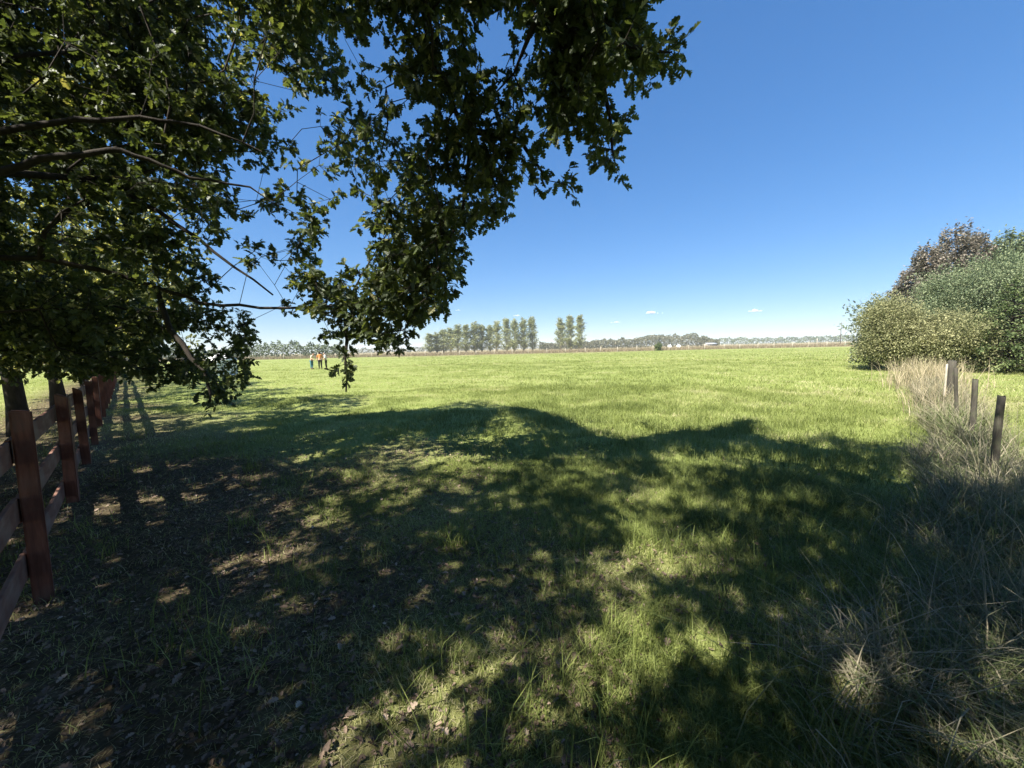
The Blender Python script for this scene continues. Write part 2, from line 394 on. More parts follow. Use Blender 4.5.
# ------------------------------------------------------------------ branching
def grow(trunk_lines, sprays, bend=.25):
    """trunk_lines: list of (points, parent (line,index) or None); sprays: tip points.
    returns nodes, parents: every spray is reached by a branch from the nearest wood"""
    N, Par, Cost = [], [], []
    idx = {}
    for li, (pts, par) in enumerate(trunk_lines):
        prev = idx[par] if par else -1
        for k, p in enumerate(pts):
            N.append(np.asarray(p, float)); Par.append(prev)
            Cost.append(0 if prev < 0 else Cost[prev]+np.linalg.norm(N[-1]-N[prev]))
            prev = len(N)-1; idx[(li, k)] = prev
    cap = len(N)+len(sprays)*12
    A = np.zeros((cap, 3)); C = np.zeros(cap); n_ = len(N); A[:n_] = N; C[:n_] = Cost; Par = Par+[0]*(cap-n_)
    root = A[0]; tipidx = []
    order = np.argsort(np.linalg.norm(sprays-np.array([root[0], root[1], 3.0]), axis=1))
    for o in order:
        p = sprays[o]; D = np.linalg.norm(A[:n_]-p, axis=1)
        sc = D+.22*C[:n_]+np.where(D < .12, 1., 0)
        b = int(np.argmin(sc)); q0 = A[b]; L_ = np.linalg.norm(p-q0); st = int(min(10, max(1, round(L_/.38))))
        off = unit(1)[0]*L_*bend*rng.uniform(.2, 1); off[2] += L_*.10
        prev = b
        for k in range(1, st+1):
            t = k/st; pt = q0*(1-t)+p*t+off*(4*t*(1-t))*.5+rng.normal(0, .02, 3)*(k < st)
            A[n_] = pt; C[n_] = C[prev]+L_/st; Par[n_] = prev; prev = n_; n_ += 1
        tipidx.append((o, prev))
    return A[:n_], np.array(Par[:n_]), tipidx
def wood_mesh(soup, A, Par, r_tip=.0032, k=.385, rmax=.2, fixed=None):
    n_ = len(A); cnt = np.zeros(n_); kids = [[] for _ in range(n_)]
    for i in range(n_-1, -1, -1):
        cnt[i] = max(cnt[i], 1) if True else 0
        if Par[i] >= 0: cnt[Par[i]] += cnt[i]; kids[Par[i]].append(i)
    R_ = np.minimum(r_tip*cnt**k, rmax)
    if fixed is not None: R_[:len(fixed)] = np.maximum(R_[:len(fixed)], fixed)
    R_[0] *= 1.25
    starts = [(0, -1)]
    while starts:
        s, p = starts.pop(); ch = [s] if p < 0 else [p, s]; cur = s
        while kids[cur]:
            ks = sorted(kids[cur], key=lambda q_: -cnt[q_]); nxt = ks[0]
            for o in ks[1:]: starts.append((o, cur))
            ch.append(nxt); cur = nxt
        rr = R_[ch].copy()
        if p >= 0: rr[0] = min(rr[0], rr[1]*1.15)
        if len(ch) > 1:
            soup.tube(A[ch], rr, 10 if rr.max() > .08 else (6 if rr.max() > .02 else 4), cap=rr.max() > .02)
def leafy(sprays, dirs, wood, crown, nleaf, radius, size, detail, tintmu=.4, tintsd=.2, twigs=4):
    """each spray: a few thin twigs with leaves set along and bunched at their ends"""
    k = len(sprays); T_ = twigs
    td = unit(k*T_); td[:, 2] *= .7; td += np.repeat(dirs, T_, 0)*.7; td /= np.linalg.norm(td, axis=1, keepdims=True)
    ln = rng.uniform(.6, 1.25, k*T_)*radius
    A_ = np.repeat(sprays, T_, 0); B_ = A_+td*ln[:, None]; B_[:, 2] -= ln*.12
    wood.add(*frusta(A_, B_, np.full(k*T_, .0032), np.full(k*T_, .0014)))
    per = max(1, nleaf//T_)
    t = np.sqrt(rng.uniform(.02, 1, (k*T_, per))); base = A_[:, None]*(1-t[..., None])+B_[:, None]*t[..., None]
    base = base.reshape(-1, 3); m_ = len(base)
    d = np.repeat(td, per, 0)*.6+unit(m_)*.95; d[:, 2] -= .25
    nrm = unit(m_)*.75; nrm[:, 2] += .8
    tint = np.clip(rng.normal(tintmu, tintsd, m_)+np.repeat(rng.normal(0, .08, k), T_*per), 0, 1)
    crown.add(*place_leaves(base, d, nrm, size*rng.uniform(.65, 1.25, m_), tint, detail))

# ------------------------------------------------------------------ oak row along the board fence
ROW_A = -1.75
# where the overhanging crown shows sky, as surveyed from the photograph's viewpoint
MASK = [(-400, -900), (640, -900), (655, -60), (650, 0), (642, 16), (683, 45), (680, 66), (652, 84), (625, 68), (602, 78), (612, 110), (625, 142), (630, 160), (616, 176), (600, 162),
        (588, 138), (562, 150), (577, 187), (560, 200), (540, 188), (512, 214), (482, 230), (464, 258), (455, 290), (438, 312), (414, 325), (410, 352), (392, 360), (366, 343), (357, 352),
        (353, 402), (340, 402), (334, 362), (314, 346), (300, 356), (286, 350), (300, 318), (268, 318), (256, 335), (255, 372), (236, 380), (214, 412), (205, 412), (200, 385), (150, 380), (60, 372), (-400, 420)]
GAPS = [[(348, 22), (388, 30), (392, 70), (370, 90), (350, 62)], [(372, 92), (412, 98), (418, 124), (396, 132)], [(300, 92), (332, 88), (334, 128), (308, 140)],
        [(480, 22), (520, 18), (524, 62), (500, 76), (482, 60)], [(238, 188), (272, 196), (288, 262), (272, 296), (240, 300), (226, 240)], [(322, 205), (352, 200), (372, 250), (360, 282), (330, 270)],
        [(255, 312), (300, 312), (330, 322), (328, 340), (290, 344), (258, 340)], [(222, 162), (248, 162), (250, 182), (226, 184)], [(530, 118), (560, 122), (556, 148), (536, 146)]]
EDGE = np.array([(-900, 380), (110, 383), (210, 398), (317, 416), (350, 415), (407, 409), (450, 403), (490, 401), (505, 406), (540, 412), (570, 425), (590, 438), (600, 433), (618, 443), (641, 441),
                 (661, 435), (694, 433), (707, 439), (723, 429), (752, 418), (776, 427), (805, 443), (809, 428), (846, 433), (862, 439), (887, 443), (924, 441), (960, 436), (1024, 470), (1500, 640)], float)
SPOTS = [(470, 462, 34, 7), (320, 512, 30, 12), (360, 542, 28, 16), (290, 546, 26, 8), (655, 507, 30, 16), (730, 506, 20, 16), (792, 510, 18, 12), (705, 542, 22, 10), (842, 546, 36, 10), (655, 575, 16, 34),
         (500, 572, 16, 12), (562, 566, 18, 20), (430, 612, 26, 14), (508, 640, 26, 22), (520, 700, 44, 34), (450, 745, 34, 20), (600, 695, 20, 42), (634, 735, 22, 34), (752, 640, 30, 26), (816, 636, 20, 10), (850, 682, 38, 22),
         (910, 722, 36, 22), (720, 652, 16, 16), (190, 676, 16, 18), (105, 738, 26, 24), (270, 690, 14, 26), (232, 752, 26, 14), (60, 600, 30, 12), (250, 575, 26, 7), (690, 470, 16, 6), (820, 470, 14, 6), (390, 432, 24, 4),
         (640, 620, 26, 22), (560, 610, 14, 24), (320, 592, 24, 10), (18, 690, 18, 20), (130, 560, 12, 5), (400, 490, 22, 8), (300, 462, 20, 6), (240, 480, 16, 5), (250, 430, 20, 4), (780, 700, 14, 14)]
def sun_foot(P, z=0.0):
    P = np.atleast_2d(P); return P - SUN[None]*((P[:, 2:3]-z)/SUN[2])
def lit_by(P):
    """does a spray at P throw its shade where the photograph shows sun?"""
    G = sun_foot(P); bad = np.zeros(len(P), bool); spot = np.zeros(len(P), bool); soft = np.zeros(len(P), bool)
    for dx, dy in ((0, 0), (.32, 0), (-.32, 0), (0, .32), (0, -.32), (.23, .23), (-.23, -.23)):
        g = G.copy(); g[:, 0] += dx; g[:, 1] += dy
        px, py, w = proj(g)
        bad |= (w > .3) & (py < np.interp(px, EDGE[:, 0], EDGE[:, 1])) & (px > 195)
        if dx == 0 and dy == 0:
            soft |= bad
            for x0, y0, rx, ry in SPOTS: spot |= (w > .3) & (((px-x0)/rx)**2+((py-y0)/ry)**2 < 1.25)
    return bad, spot, soft
def shows_sky(P, r=.16):
    bad = np.zeros(len(P), bool); gap = np.zeros(len(P), bool)
    px, py, w = proj(P); rp = r*FPX/np.maximum(w, .3)
    for dx, dy in ((0, 0), (1, 0), (-1, 0), (0, 1), (0, -1), (.7, .7), (-.7, -.7), (.7, -.7), (-.7, .7)):
        qx, qy = px+dx*rp, py+dy*rp
        inside = inpoly(qx, qy, MASK)
        bad |= (w > .2) & ~inside & (qx > -60) & (qx < 1084) & (qy > -60)
        for g in GAPS: gap |= (w > .2) & inpoly(qx, qy, g)
    return bad, gap

trunk_s = [6.8, -2.3, -8.3, -13.5]
# limbs that can be followed in the photograph, (px, py, metres ahead)
def line(*pts, sub=3):
    P = np.array([at(*p) for p in pts]); out = []
    for k in range(len(P)-1):
        for t in range(sub): out.append(P[k]*(1-t/sub)+P[k+1]*t/sub+rng.normal(0, .012, 3)*(t > 0))
    out.append(P[-1]); return out
b0 = AS(ROW_A, trunk_s[0]); b1 = AS(ROW_A, trunk_s[1])
def trunk_pts(b, h, lean=(0, 0)):
    return [np.array([b[0]+lean[0]*t+.05*math.sin(5*t), b[1]+lean[1]*t, -.1+t*h]) for t in np.linspace(0, 1, 8)]
T0 = [(trunk_pts(b0, 6.5, (.3, .2)), None),
      (line((-60, 178, 3.25), (0, 172, 3.35), (60, 156, 3.5), (110, 150, 3.65), (150, 160, 3.8), (190, 178, 3.95), (250, 187, 4.15)), (0, 4)),
      (line((-50, 140, 3.6), (20, 128, 3.7), (75, 119, 3.8), (140, 117, 4.0), (200, 126, 4.2), (262, 152, 4.4)), (0, 5)),
      (line((-40, 255, 4.2), (40, 258, 4.5), (100, 270, 4.8), (156, 287, 5.0), (200, 303, 5.1), (260, 308, 5.15), (345, 305, 5.2), (392, 318, 5.25)), (0, 3)),
      (line((345, 305, 5.2), (347, 340, 5.15), (346, 392, 5.1)), (3, 18)),
      (line((100, 180, 4.6), (160, 212, 4.7), (214, 252, 4.8), (273, 295, 4.9)), (1, 3)),
      (line((170, 330, 5.0), (205, 372, 4.9), (210, 402, 4.9)), (3, 9)),
      ([AS(ROW_A+.3, 7.0, 5.6), AS(ROW_A+1.2, 7.6, 6.8), AS(ROW_A+1.8, 7.9, 8.0)], (0, 6)),
      ([AS(ROW_A, 6.0, 5.4), AS(ROW_A+.2, 4.8, 6.6), AS(ROW_A+.6, 3.9, 7.6)], (0, 5))]
T1 = [(trunk_pts(b1, 7.5, (.2, .3)), None),
      ([AS(ROW_A+.7, -1.7, 4.4), AS(ROW_A+1.7, -.5, 5.1), AS(ROW_A+2.6, .8, 5.4)], (0, 4)),
      (line((372, -40, 3.2), (384, 0, 3.35), (412, 40, 3.5), (444, 82, 3.65), (470, 145, 3.9), (462, 215, 4.2), (425, 290, 4.5), (404, 330, 4.6)), (1, 2)),
      (line((490, -60, 2.9), (540, 10, 3.1), (590, 42, 3.35), (640, 48, 3.5), (672, 52, 3.6)), (1, 2)),
      (line((590, 42, 3.35), (606, 100, 3.5), (612, 152, 3.6)), (3, 6)),
      (line((470, 130, 3.85), (520, 140, 3.9), (548, 180, 4.0)), (2, 11)),
      ([AS(ROW_A+.8, -2.5, 5.2), AS(ROW_A+2.2, -2.6, 6.6), AS(ROW_A+3.4, -2.4, 7.6), AS(ROW_A+4.2, -2.0, 8.3)], (0, 5)),
      ([AS(ROW_A+.4, -1.4, 6.2), AS(ROW_A+1.2, .2, 7.4), AS(ROW_A+2.0, 1.8, 8.4)], (0, 6)),
      ([AS(ROW_A-.6, -2.0, 5.0), AS(ROW_A-1.8, -.8, 6.4), AS(ROW_A-2.4, .6, 7.0)], (0, 4))]
def plain_trunk(b, s, h, ra):
    out = [(trunk_pts(b, h, (.2, .2)), None)]
    for k, (da, ds, z0, z1, i0) in enumerate([(2.6, .8, 4.2, 5.4, 4), (3.4, -1.2, 5.2, 7.6, 5), (-2.4, .6, 4.6, 6.4, 4), (1.0, 2.4, 5.2, 7.2, 5), (.6, -2.6, 5.0, 7.2, 5)]):
        out.append(([AS(ROW_A+da*t, s+ds*t, z0+(z1-z0)*t) for t in (.25, .6, 1)], (0, i0)))
    return out
T2_ = plain_trunk(AS(ROW_A, trunk_s[2]), trunk_s[2], 7.2, .2)
T3_ = plain_trunk(AS(ROW_A, trunk_s[3]), trunk_s[3], 7.2, .2)

# sprays the picture sees: through the crown's depth, pruned to its silhouette
N_IMG = 9200
px = rng.uniform(-140, 690, N_IMG); py = rng.uniform(-90, 412, N_IMG)
k = inpoly(px, py, MASK); px, py = px[k], py[k]
right = np.clip((px-260)/380, 0, 1)
dep = np.where(rng.uniform(0, 1, len(px)) < .62, rng.normal(4.6-1.0*right, .35, len(px)), rng.uniform(3.4, 6.4, len(px)))
dep = dep + np.clip((py-250)/150, 0, 1)*.8*(1-right) + .45*(1-right)
P1 = np.array([at(x, y, d) for x, y, d in zip(px, py, dep)])
for q_ in range(3):                          # boughs over the field hang close in, so the lit grass beyond stays lit
    mv = lit_by(P1)[2]; P1[mv] = O+(P1[mv]-O)*.87
P1 = P1[np.linalg.norm(P1-O, axis=1) > 2.3]
P1 = P1[(P1[:, 2] > .75) & (P1[:, 2] < 7.5)]
a_ = Q*(P1[:, 0]+P1[:, 1]); P1 = P1[(a_ > -4) & (a_ < 4.6)]
sky_, gap_ = shows_sky(P1, .11); gap_ |= shows_sky(P1, .2)[1]; _, spot_, lit_ = lit_by(P1); px1, py1, w1 = proj(P1); foot1 = sun_foot(P1)
u = rng.uniform(0, 1, len(P1))
v = rng.uniform(0, 1, len(P1)); dense = (px1 > 300) & (py1 < 240) & (v < np.where((px1 > 560) | (py1 > 205), .32, .70))
thin = dense | (fbm(P1[:, 0]*1.1, P1[:, 2]*1.1, 41) < np.where(px1 < 230, .42, np.where(px1 < 480, .40, .30))) & (u < .9)
P1 = P1[~sky_ & ~(gap_ & (u < .93)) & ~(lit_ & (u < .95)) & ~((px1 < 230) & (py1 > 185) & (u > .74)) & ~(spot_ & (u < .8)) & ~thin]
# sprays overhead and behind the viewpoint: the crown that shades the foreground
N_SH = 90000
ag = rng.uniform(-4.5, 10.8, N_SH); sg = np.where(rng.uniform(0, 1, N_SH) < .93, rng.uniform(-12.5, 11, N_SH), rng.uniform(-3.2, .6, N_SH)); z = rng.uniform(2.6, 10.0, N_SH)
xtra = rng.uniform(0, 1, N_SH) < .12; ag = np.where(xtra, rng.uniform(-2.2, 2.6, N_SH), ag); sg = np.where(xtra, rng.uniform(.5, 11, N_SH), sg)
aa = ag - z/math.tan(EL)
P2 = np.stack([Q*aa-Q*sg, Q*aa+Q*sg, z], -1)
ell = ((aa-ROW_A)/5.7)**2+((z-5.6)/4.7)**2
near_trunk = np.min([np.abs(sg-t)/4.9 for t in trunk_s], axis=0)
sky_, gap_ = shows_sky(P2, .25); lit_, spot_, _ = lit_by(P2)
px, py, w = proj(P2); mg = .72*FPX/np.maximum(w, .3); inframe = (w > .05) & (px > -mg) & (px < 1024+mg) & (py > -mg)
u = rng.uniform(0, 1, N_SH)
ok = (ell < 1) & (ell > rng.uniform(-.5, .5, N_SH)) & (near_trunk < 1.05) & ~((sg > 4) & (ag > 2.2) & (u > .6)) & ~sky_ & ~gap_ & ~lit_ & ~(spot_ & (u < .97)) & ~inframe
gapn = .45*fbm((ag*Q-sg*Q)*1.0+3.1, (ag*Q+sg*Q)*1.0, 77)+.55*fbm((ag*Q-sg*Q)*2.6, (ag*Q+sg*Q)*2.6+5, 78, 2)      # openings that run through the crown along the light
ok &= ~((gapn > np.where(ag < 1.5, .59, np.where((sg < .6) & (ag < 4.5), .60, np.where(sg > 2.0, .495, .52)))) & (ag < 8.3) & (u < .93))
ok &= np.linalg.norm(P2-O, axis=1) > 1.2
P2 = P2[ok][:8300]
print('sprays', len(P1), len(P2))
labels = ['oak whose thick dark limbs reach in from the picture\'s left edge above the board fence',
          'oak hanging over the viewpoint, its leafy tips reaching farthest right into blue sky',
          'oak behind the viewpoint whose shade covers the dry weeds', 'oak behind the viewpoint whose shade covers the dry weeds']
P = np.concatenate([P1, P2]); isimg = np.arange(len(P)) < len(P1)
sP = Q*(P[:, 1]-P[:, 0])
own = np.argmin([np.abs(sP-t)+(0 if k_ != 1 else 0) for k_, t in enumerate(trunk_s)], axis=0)
img_s_cut = 5.0
own = np.where(isimg, np.where((P @ np.array([1, 0, 0]) > -1.9) & (P[:, 1] < 5.0) | (sP < 4.2), 1, 0), own)
for t_i, lines in enumerate([T0, T1, T2_, T3_]):
    sel = own == t_i
    root = empty('oak_tree', AS(ROW_A, trunk_s[t_i]))
    tag(root, labels[t_i], 'tree', 'oaks along the board fence')
    wood, crown = Soup(), Soup()
    A, Par, tips = grow(lines, P[sel])
    nfix = sum(len(l[0]) for l in lines); fixed = np.full(nfix, .012); fixed[:8] = np.linspace(.24, .13, 8)
    pos = 8
    for li, (pts, par) in enumerate(lines[1:]):
        big_ = .038 if (t_i < 2 and li < 3) else .035
        fixed[pos:pos+len(pts)] = np.linspace(big_, .010, len(pts)); pos += len(pts)
    wood_mesh(wood, A, Par, fixed=fixed)
    di = np.zeros((int(sel.sum()), 3))
    for o, ti in tips:
        v = A[ti]-A[Par[ti]]; di[o] = v/(np.linalg.norm(v)+1e-9)
    ii = isimg[sel]
    if ii.any(): leafy(P[sel][ii], di[ii], wood, crown, 32, .235, .087, 2, .42, .24, 4)
    if (~ii).any(): leafy(P[sel][~ii], di[~ii], wood, crown, 26, .36, .112, 1, .45, .22, 4)
    for s_, nm, mm in ((wood, 'trunk', M['bark']), (crown, 'crown', M['oak_leaf'])):
        o = s_.build(nm, mm, root, nm == 'trunk'); o.location = -root.location

# farther oaks of the row: two shapes, each copied along the fence
def row_oak(seed_, H=4.1, R_=4.0, Zr=3.1, n_sp=560):
    wood, crown = Soup(), Soup()
    v = unit(n_sp*3); rad = rng.uniform(.35, 1, n_sp*3)**.5
    p = v*rad[:, None]*np.array([R_, R_, Zr]); p[:, 2] += H
    lump = fbm(v[:, 0]*2+seed_, v[:, 1]*2+v[:, 2]*2, seed_+50); k = (rad < .55+.62*lump) & (p[:, 2] > 1.0); p = p[k][:n_sp]
    lines = [([np.array([.06*math.sin(3*t+seed_), .05*math.cos(4*t), -.1+5.2*t]) for t in np.linspace(0, 1, 8)], None)]
    for q_ in range(6):
        a0 = q_*1.05+seed_; z0 = 1.7+.35*q_
        lines.append(([np.array([math.cos(a0)*r, math.sin(a0)*r, z0+r*.35]) for r in (.5, 1.2, 2.0)], (0, 3 if q_ < 3 else 5)))
    A, Par, tips = grow(lines, p); fixed = np.full(8+18, .03); fixed[:8] = np.linspace(.165, .07, 8)
    wood_mesh(wood, A, Par, r_tip=.004, fixed=fixed)
    di = unit(len(p)); leafy(p, di, wood, crown, 28, .34, .125, 1, .55, .28, 4)
    return wood, crown
protos = []
for q_ in range(2):
    w_, c_ = row_oak(q_+1); root = empty('oak_tree')
    protos.append((root, [w_.build('trunk', M['bark'], root, True), c_.build('crown', M['far_leaf'], root)]))
row_lab = ['oak with a stout dark trunk right behind the nearest board fence post',
           'oak with a slimmer trunk behind the second board fence post',
           'third oak along the board fence, its crown behind the hanging boughs']
used = [False, False]
for k_, s in enumerate([13.4, 18.6, 25, 32.8, 39.5, 46, 53, 60, 67, 74]):
    pr, kids = protos[k_ % 2]
    if not used[k_ % 2]: r_, used[k_ % 2] = pr, True
    else:
        r_ = pr.copy(); COL.objects.link(r_)
        for ch in kids:
            c2 = ch.copy(); COL.objects.link(c2); c2.parent = r_
    r_.location = AS(ROW_A-.05+.25*math.sin(k_*2.1), s); r_.rotation_euler = (0, 0, k_*1.9)
    sc_ = [1, .96, 1.02, 1.06, .95, 1.08, 1, 1.05, .98, 1.05][k_]; r_.scale = (sc_, sc_, sc_)
    tag(r_, row_lab[k_] if k_ < 3 else 'oak far along the row where the board fence runs out of sight', 'tree', 'oaks along the board fence')

# ------------------------------------------------------------------ board fence on the left
fen = empty('board_fence', AS(-.53, 4.12))
tag(fen, 'dark red-brown board fence with three rails running away on the left', 'fence')
ax, ay = np.array([Q, Q, 0]), np.array([-Q, Q, 0])
post_s = [4.12-2.25*2, 4.12-2.25, 4.12, 6.40, 8.55, 10.72, 12.9, 15.1, 17.3, 19.5, 21.7, 23.9, 26.1, 28.3, 30.5, 32.7, 34.9, 37.1]
heights = {2: 1.27, 3: 1.23, 4: 1.18, 5: 1.18}
def chamfer_post(w, d, h, chip):
    sp = Soup(); bm = bmesh.new(); bmesh.ops.create_cube(bm, size=1)
    for v in bm.verts: v.co = Vector((v.co.x*w, v.co.y*d, (v.co.z+.5)*(h+.15)-.15))
    bmesh.ops.bevel(bm, geom=bm.edges[:], offset=.009, segments=2, affect='EDGES')
    for v in bm.verts:
        if v.co.z > h-.05: v.co.z -= chip*(v.co.x/w+.5)*.06
    me = bpy.data.meshes.new('post'); bm.to_mesh(me); bm.free(); return me
for k_, s in enumerate(post_s):
    h = heights.get(k_, 1.2+.04*math.sin(k_*3))
    o = link('post', chamfer_post(.095, .095, h, .5+.5*math.sin(k_*5)), M['stain'], fen)
    o.location = Vector(AS(-.53, s))-fen.location; o.rotation_euler = (rng.normal(0, .012), rng.normal(0, .012), Rd(45)+rng.normal(0, .05))
for k_ in range(len(post_s)-1):
    s0, s1 = post_s[k_], post_s[k_+1]
    for z0 in (.20, .60, 1.0):
        bm = bmesh.new(); bmesh.ops.create_cube(bm, size=1)
        bmesh.ops.scale(bm, vec=(.026, s1-s0-.006, .165), verts=bm.verts)
        bmesh.ops.bevel(bm, geom=bm.edges[:], offset=.004, segments=1, affect='EDGES')
        me = bpy.data.meshes.new('rail'); bm.to_mesh(me); bm.free()
        o = link('rail', me, M['rail'], fen)
        o.location = Vector(AS(-.53-.0475-.0155, (s0+s1)/2, z0+rng.normal(0, .012)))-fen.location
        o.rotation_euler = (rng.normal(0, .006), 0, Rd(45))
# low rail fence in the sun beyond the trees
lf = empty('low_rail_fence', AS(-6.5, 14.5)); tag(lf, 'low weathered timber rail fence in the sun, seen past the oak trunks', 'fence')
for k_ in range(12):
    sp = Soup(); sp.box((0, 0, .45), .11, .11, 1.0); o = sp.build('post', M['post'], lf); o.location = Vector(AS(-6.5, 9+2*k_))-lf.location
    if k_ < 11:
        for z0 in (.3, .58, .86):
            sp = Soup(); sp.box((0, 0, z0), .03, 1.99, .15); o = sp.build('rail', M['rail'], lf)
            o.location = Vector(AS(-6.58, 10+2*k_))-lf.location; o.rotation_euler = (0, 0, Rd(45))

# ------------------------------------------------------------------ old posts on the right
def old_post(h, r, seed_, square=False):
    sp = Soup(); k_ = 9; z = np.linspace(-.3, h, k_); n_ = 12
    rs = np.random.default_rng(seed_); a = np.arange(n_)*2*math.pi/n_; prof = 1+rs.normal(0, .07, n_)
    if square: prof = 1/np.maximum(np.abs(np.cos(a)), np.abs(np.sin(a)))**.8
    V = np.concatenate([np.stack([np.cos(a)*r*prof*(1+rs.normal(0, .03))*(1.05-.1*t)+.02*math.sin(3*t+seed_), np.sin(a)*r*prof*(1.05-.1*t), np.full(n_, z0)+(rs.normal(0, .012, n_) if t == 1 else 0)], -1)
                        for t, z0 in zip(np.linspace(0, 1, k_), z)])
    i = np.arange(k_-1)[:, None]*n_; j = np.arange(n_)[None]; j2 = (j+1) % n_
    F = np.stack([i+j, i+j2, i+n_+j2, i+n_+j], -1).reshape(-1, 4)
    sp.add(V, np.concatenate([F.ravel(), (k_-1)*n_+np.arange(n_)]), [4]*len(F)+[n_]); return sp
posts = [((1003, 397), 1.0, .031, 'dark weathered fence post, tallest in view on the right, standing in the dry weeds'),
         ((977, 379.5), 1.0, .031, 'slimmer dark fence post second from the right in the dry weeds'),
         ((962, 368), 1.1, .026, 'thin leaning fence post between the dark slim post and the pale wide one'),
         ((952.5, 361), 1.1, .062, 'wide pale fence post against tan grass near the bushes'),
         ((946.5, 364), 1.05, .02, 'narrow whitish stake just left of the wide pale fence post')]
for k_, ((x, y), h, r, lab) in enumerate(posts):
    g = ground_at(x, y, h); o = old_post(h, r, k_+3, k_ == 3).build('fence_post', M['pale_post'] if k_ == 4 else M['post'], None, True)
    o.location = (g[0], g[1], 0); o.rotation_euler = (rng.normal(0, .008), rng.normal(0, .008) + (.04 if k_ == 2 else 0), k_)
    tag(o, lab, 'fence post', 'old posts along the right boundary')

# dry weeds along that boundary
ws = Soup()
def stalks(x, y, h, w, tint, lean=.5):
    return blades(x, y, h, w, tint, lean, 3)
nW = 66000
a = 1.0+(22-1.0)*rng.uniform(0, 1, nW)**1.5; s = -.75+rng.normal(0, .42, nW)+np.clip((5-a)/5, 0, 1)*.15
x, y = Q*a-Q*s, Q*a+Q*s
k = (s > -1.12-np.clip(5.5-a, 0, 3)*.5) & (s < np.clip(.40-.10*a, -.52, .35)+.15*np.sin(a*2)) & (np.hypot(x, y) > 1.5) & (rng.uniform(0, 1, nW) < .3+1.2*fbm(x*1.7, y*1.7, 71)); x, y, s, a = x[k], y[k], s[k], a[k]
h = rng.uniform(.2, .6, len(x))*(1-.35*np.abs(s+.8))*(.7+.7*fbm(x*1.2, y*1.2, 8))*np.clip(.62+a/16, .6, 1.0)*rng.uniform(.6, 1.2, len(x))
ws.add(*stalks(x, y, h, rng.uniform(.003, .007, len(x))*(1+a/9), np.clip(rng.normal(.42, .24, len(x))-.25*(fbm(x*1.5, y*1.5, 91) > .55)+np.clip((a-10)/14, 0, .25), 0, 1), .9))
# taller thin stems
nT = 700
a = 2.2+(16-2.2)*rng.uniform(0, 1, nT)**1.3; s = -.85+rng.normal(0, .28, nT); x, y = Q*a-Q*s, Q*a+Q*s
ws.add(*stalks(x, y, rng.uniform(.5, .95, nT), rng.uniform(.003, .006, nT)*(1+a/9), np.clip(rng.normal(.55, .22, nT), 0, 1), .45))
tag(ws.build('dry_weeds', M['dry_stalk']), 'grey-brown dry weeds matted along the right boundary posts', 'weeds', kind='stuff')
# lit clump of bent straw near the lower right corner
cl = Soup(); c0 = ground_at(885, 705)
def arc(p0, az, L_, rise, w, t):
    P_ = []
    for q_ in np.linspace(0, 1, 7): P_.append(p0+np.array([math.cos(az)*L_*q_, math.sin(az)*L_*q_, rise*4*q_*(1-q_*.8)*.5]))
    cl.tube(P_, np.linspace(w, w*.4, 7), 4, True, t)
for k_ in range(34):
    p0 = np.array([c0[0]+rng.normal(0, .13), c0[1]+rng.normal(.05, .12), 0])
    arc(p0, rng.normal(-.5, .9), rng.uniform(.2, .65), rng.uniform(.1, .32), rng.uniform(.0016, .0034), rng.uniform(.6, 1))
x = c0[0]+rng.normal(.02, .2, 150); y = c0[1]+rng.normal(-.02, .16, 150)
cl.add(*blades(x, y, rng.uniform(.3, .7, 150), rng.uniform(.005, .009, 150), rng.uniform(0, .85, 150), 1.05, 3))
x = c0[0]+rng.normal(0, .16, 260); y = c0[1]+rng.normal(0, .14, 260)
cl.add(*blades(x, y, rng.uniform(.12, .4, 260), rng.uniform(.004, .008, 260), rng.uniform(.45, 1, 260), 1.0, 3))
tag(cl.build('straw_tuft', M['dry_stalk']), 'sunlit tuft of bent straw-coloured grass stems before the dark weeds', 'grass tuft')
# tall tan grass round the wide pale post
tg = Soup(); c1 = ground_at(952, 361, 1.1)
nG = 900; a = 13.2+rng.normal(0, 1.2, nG); s = -.78+rng.normal(0, .26, nG); x, y = Q*a-Q*s, Q*a+Q*s
tg.add(*blades(x, y, rng.uniform(.25, .7, nG), rng.uniform(.008, .018, nG), rng.uniform(0, 1, nG), .35, 3))
nG = 1500; a = 19.5+rng.normal(0, 1.5, nG); s = -.75+rng.normal(0, .45, nG); x, y = Q*a-Q*s, Q*a+Q*s
tg.add(*blades(x, y, rng.uniform(.5, 1.2, nG), rng.uniform(.010, .022, nG), rng.uniform(0, 1, nG), .35, 3))
tag(tg.build('tan_grass', M['tan_grass']), 'tall tan grass behind the wide pale post at the foot of the bushes', 'grass', kind='stuff')

# ------------------------------------------------------------------ fallen leaves and chips
lt = Soup(); nL = 52000
r = (.8**1.3+(8.5**1.3-.8**1.3)*rng.uniform(0, 1, nL))**(1/1.3); th = rng.uniform(-Rd(66), Rd(62), nL)
x, y = r*np.sin(th), r*np.cos(th); B = bareness(x, y); k = (rng.uniform(0, 1, nL) < .08+.9*B) & in_view(x, y, 150); x, y = x[k], y[k]
P_ = np.stack([x, y, ground_z(x, y)+rng.uniform(.004, .03, len(x))], -1)
d = unit(len(x)); d[:, 2] *= .25; nn = unit(len(x))*.5; nn[:, 2] += 1
lt.add(*place_leaves(P_, d, nn, rng.uniform(.010, .032, len(x))*rng.choice([1, 1, 1, 1.7], len(x)), np.clip(rng.beta(1.6, 2.4, len(x)), 0, 1), 1))
tag(lt.build('leaf_litter', M['litter']), 'brown fallen leaves and chips on the bare soil under the oaks', 'fallen leaves', kind='stuff')

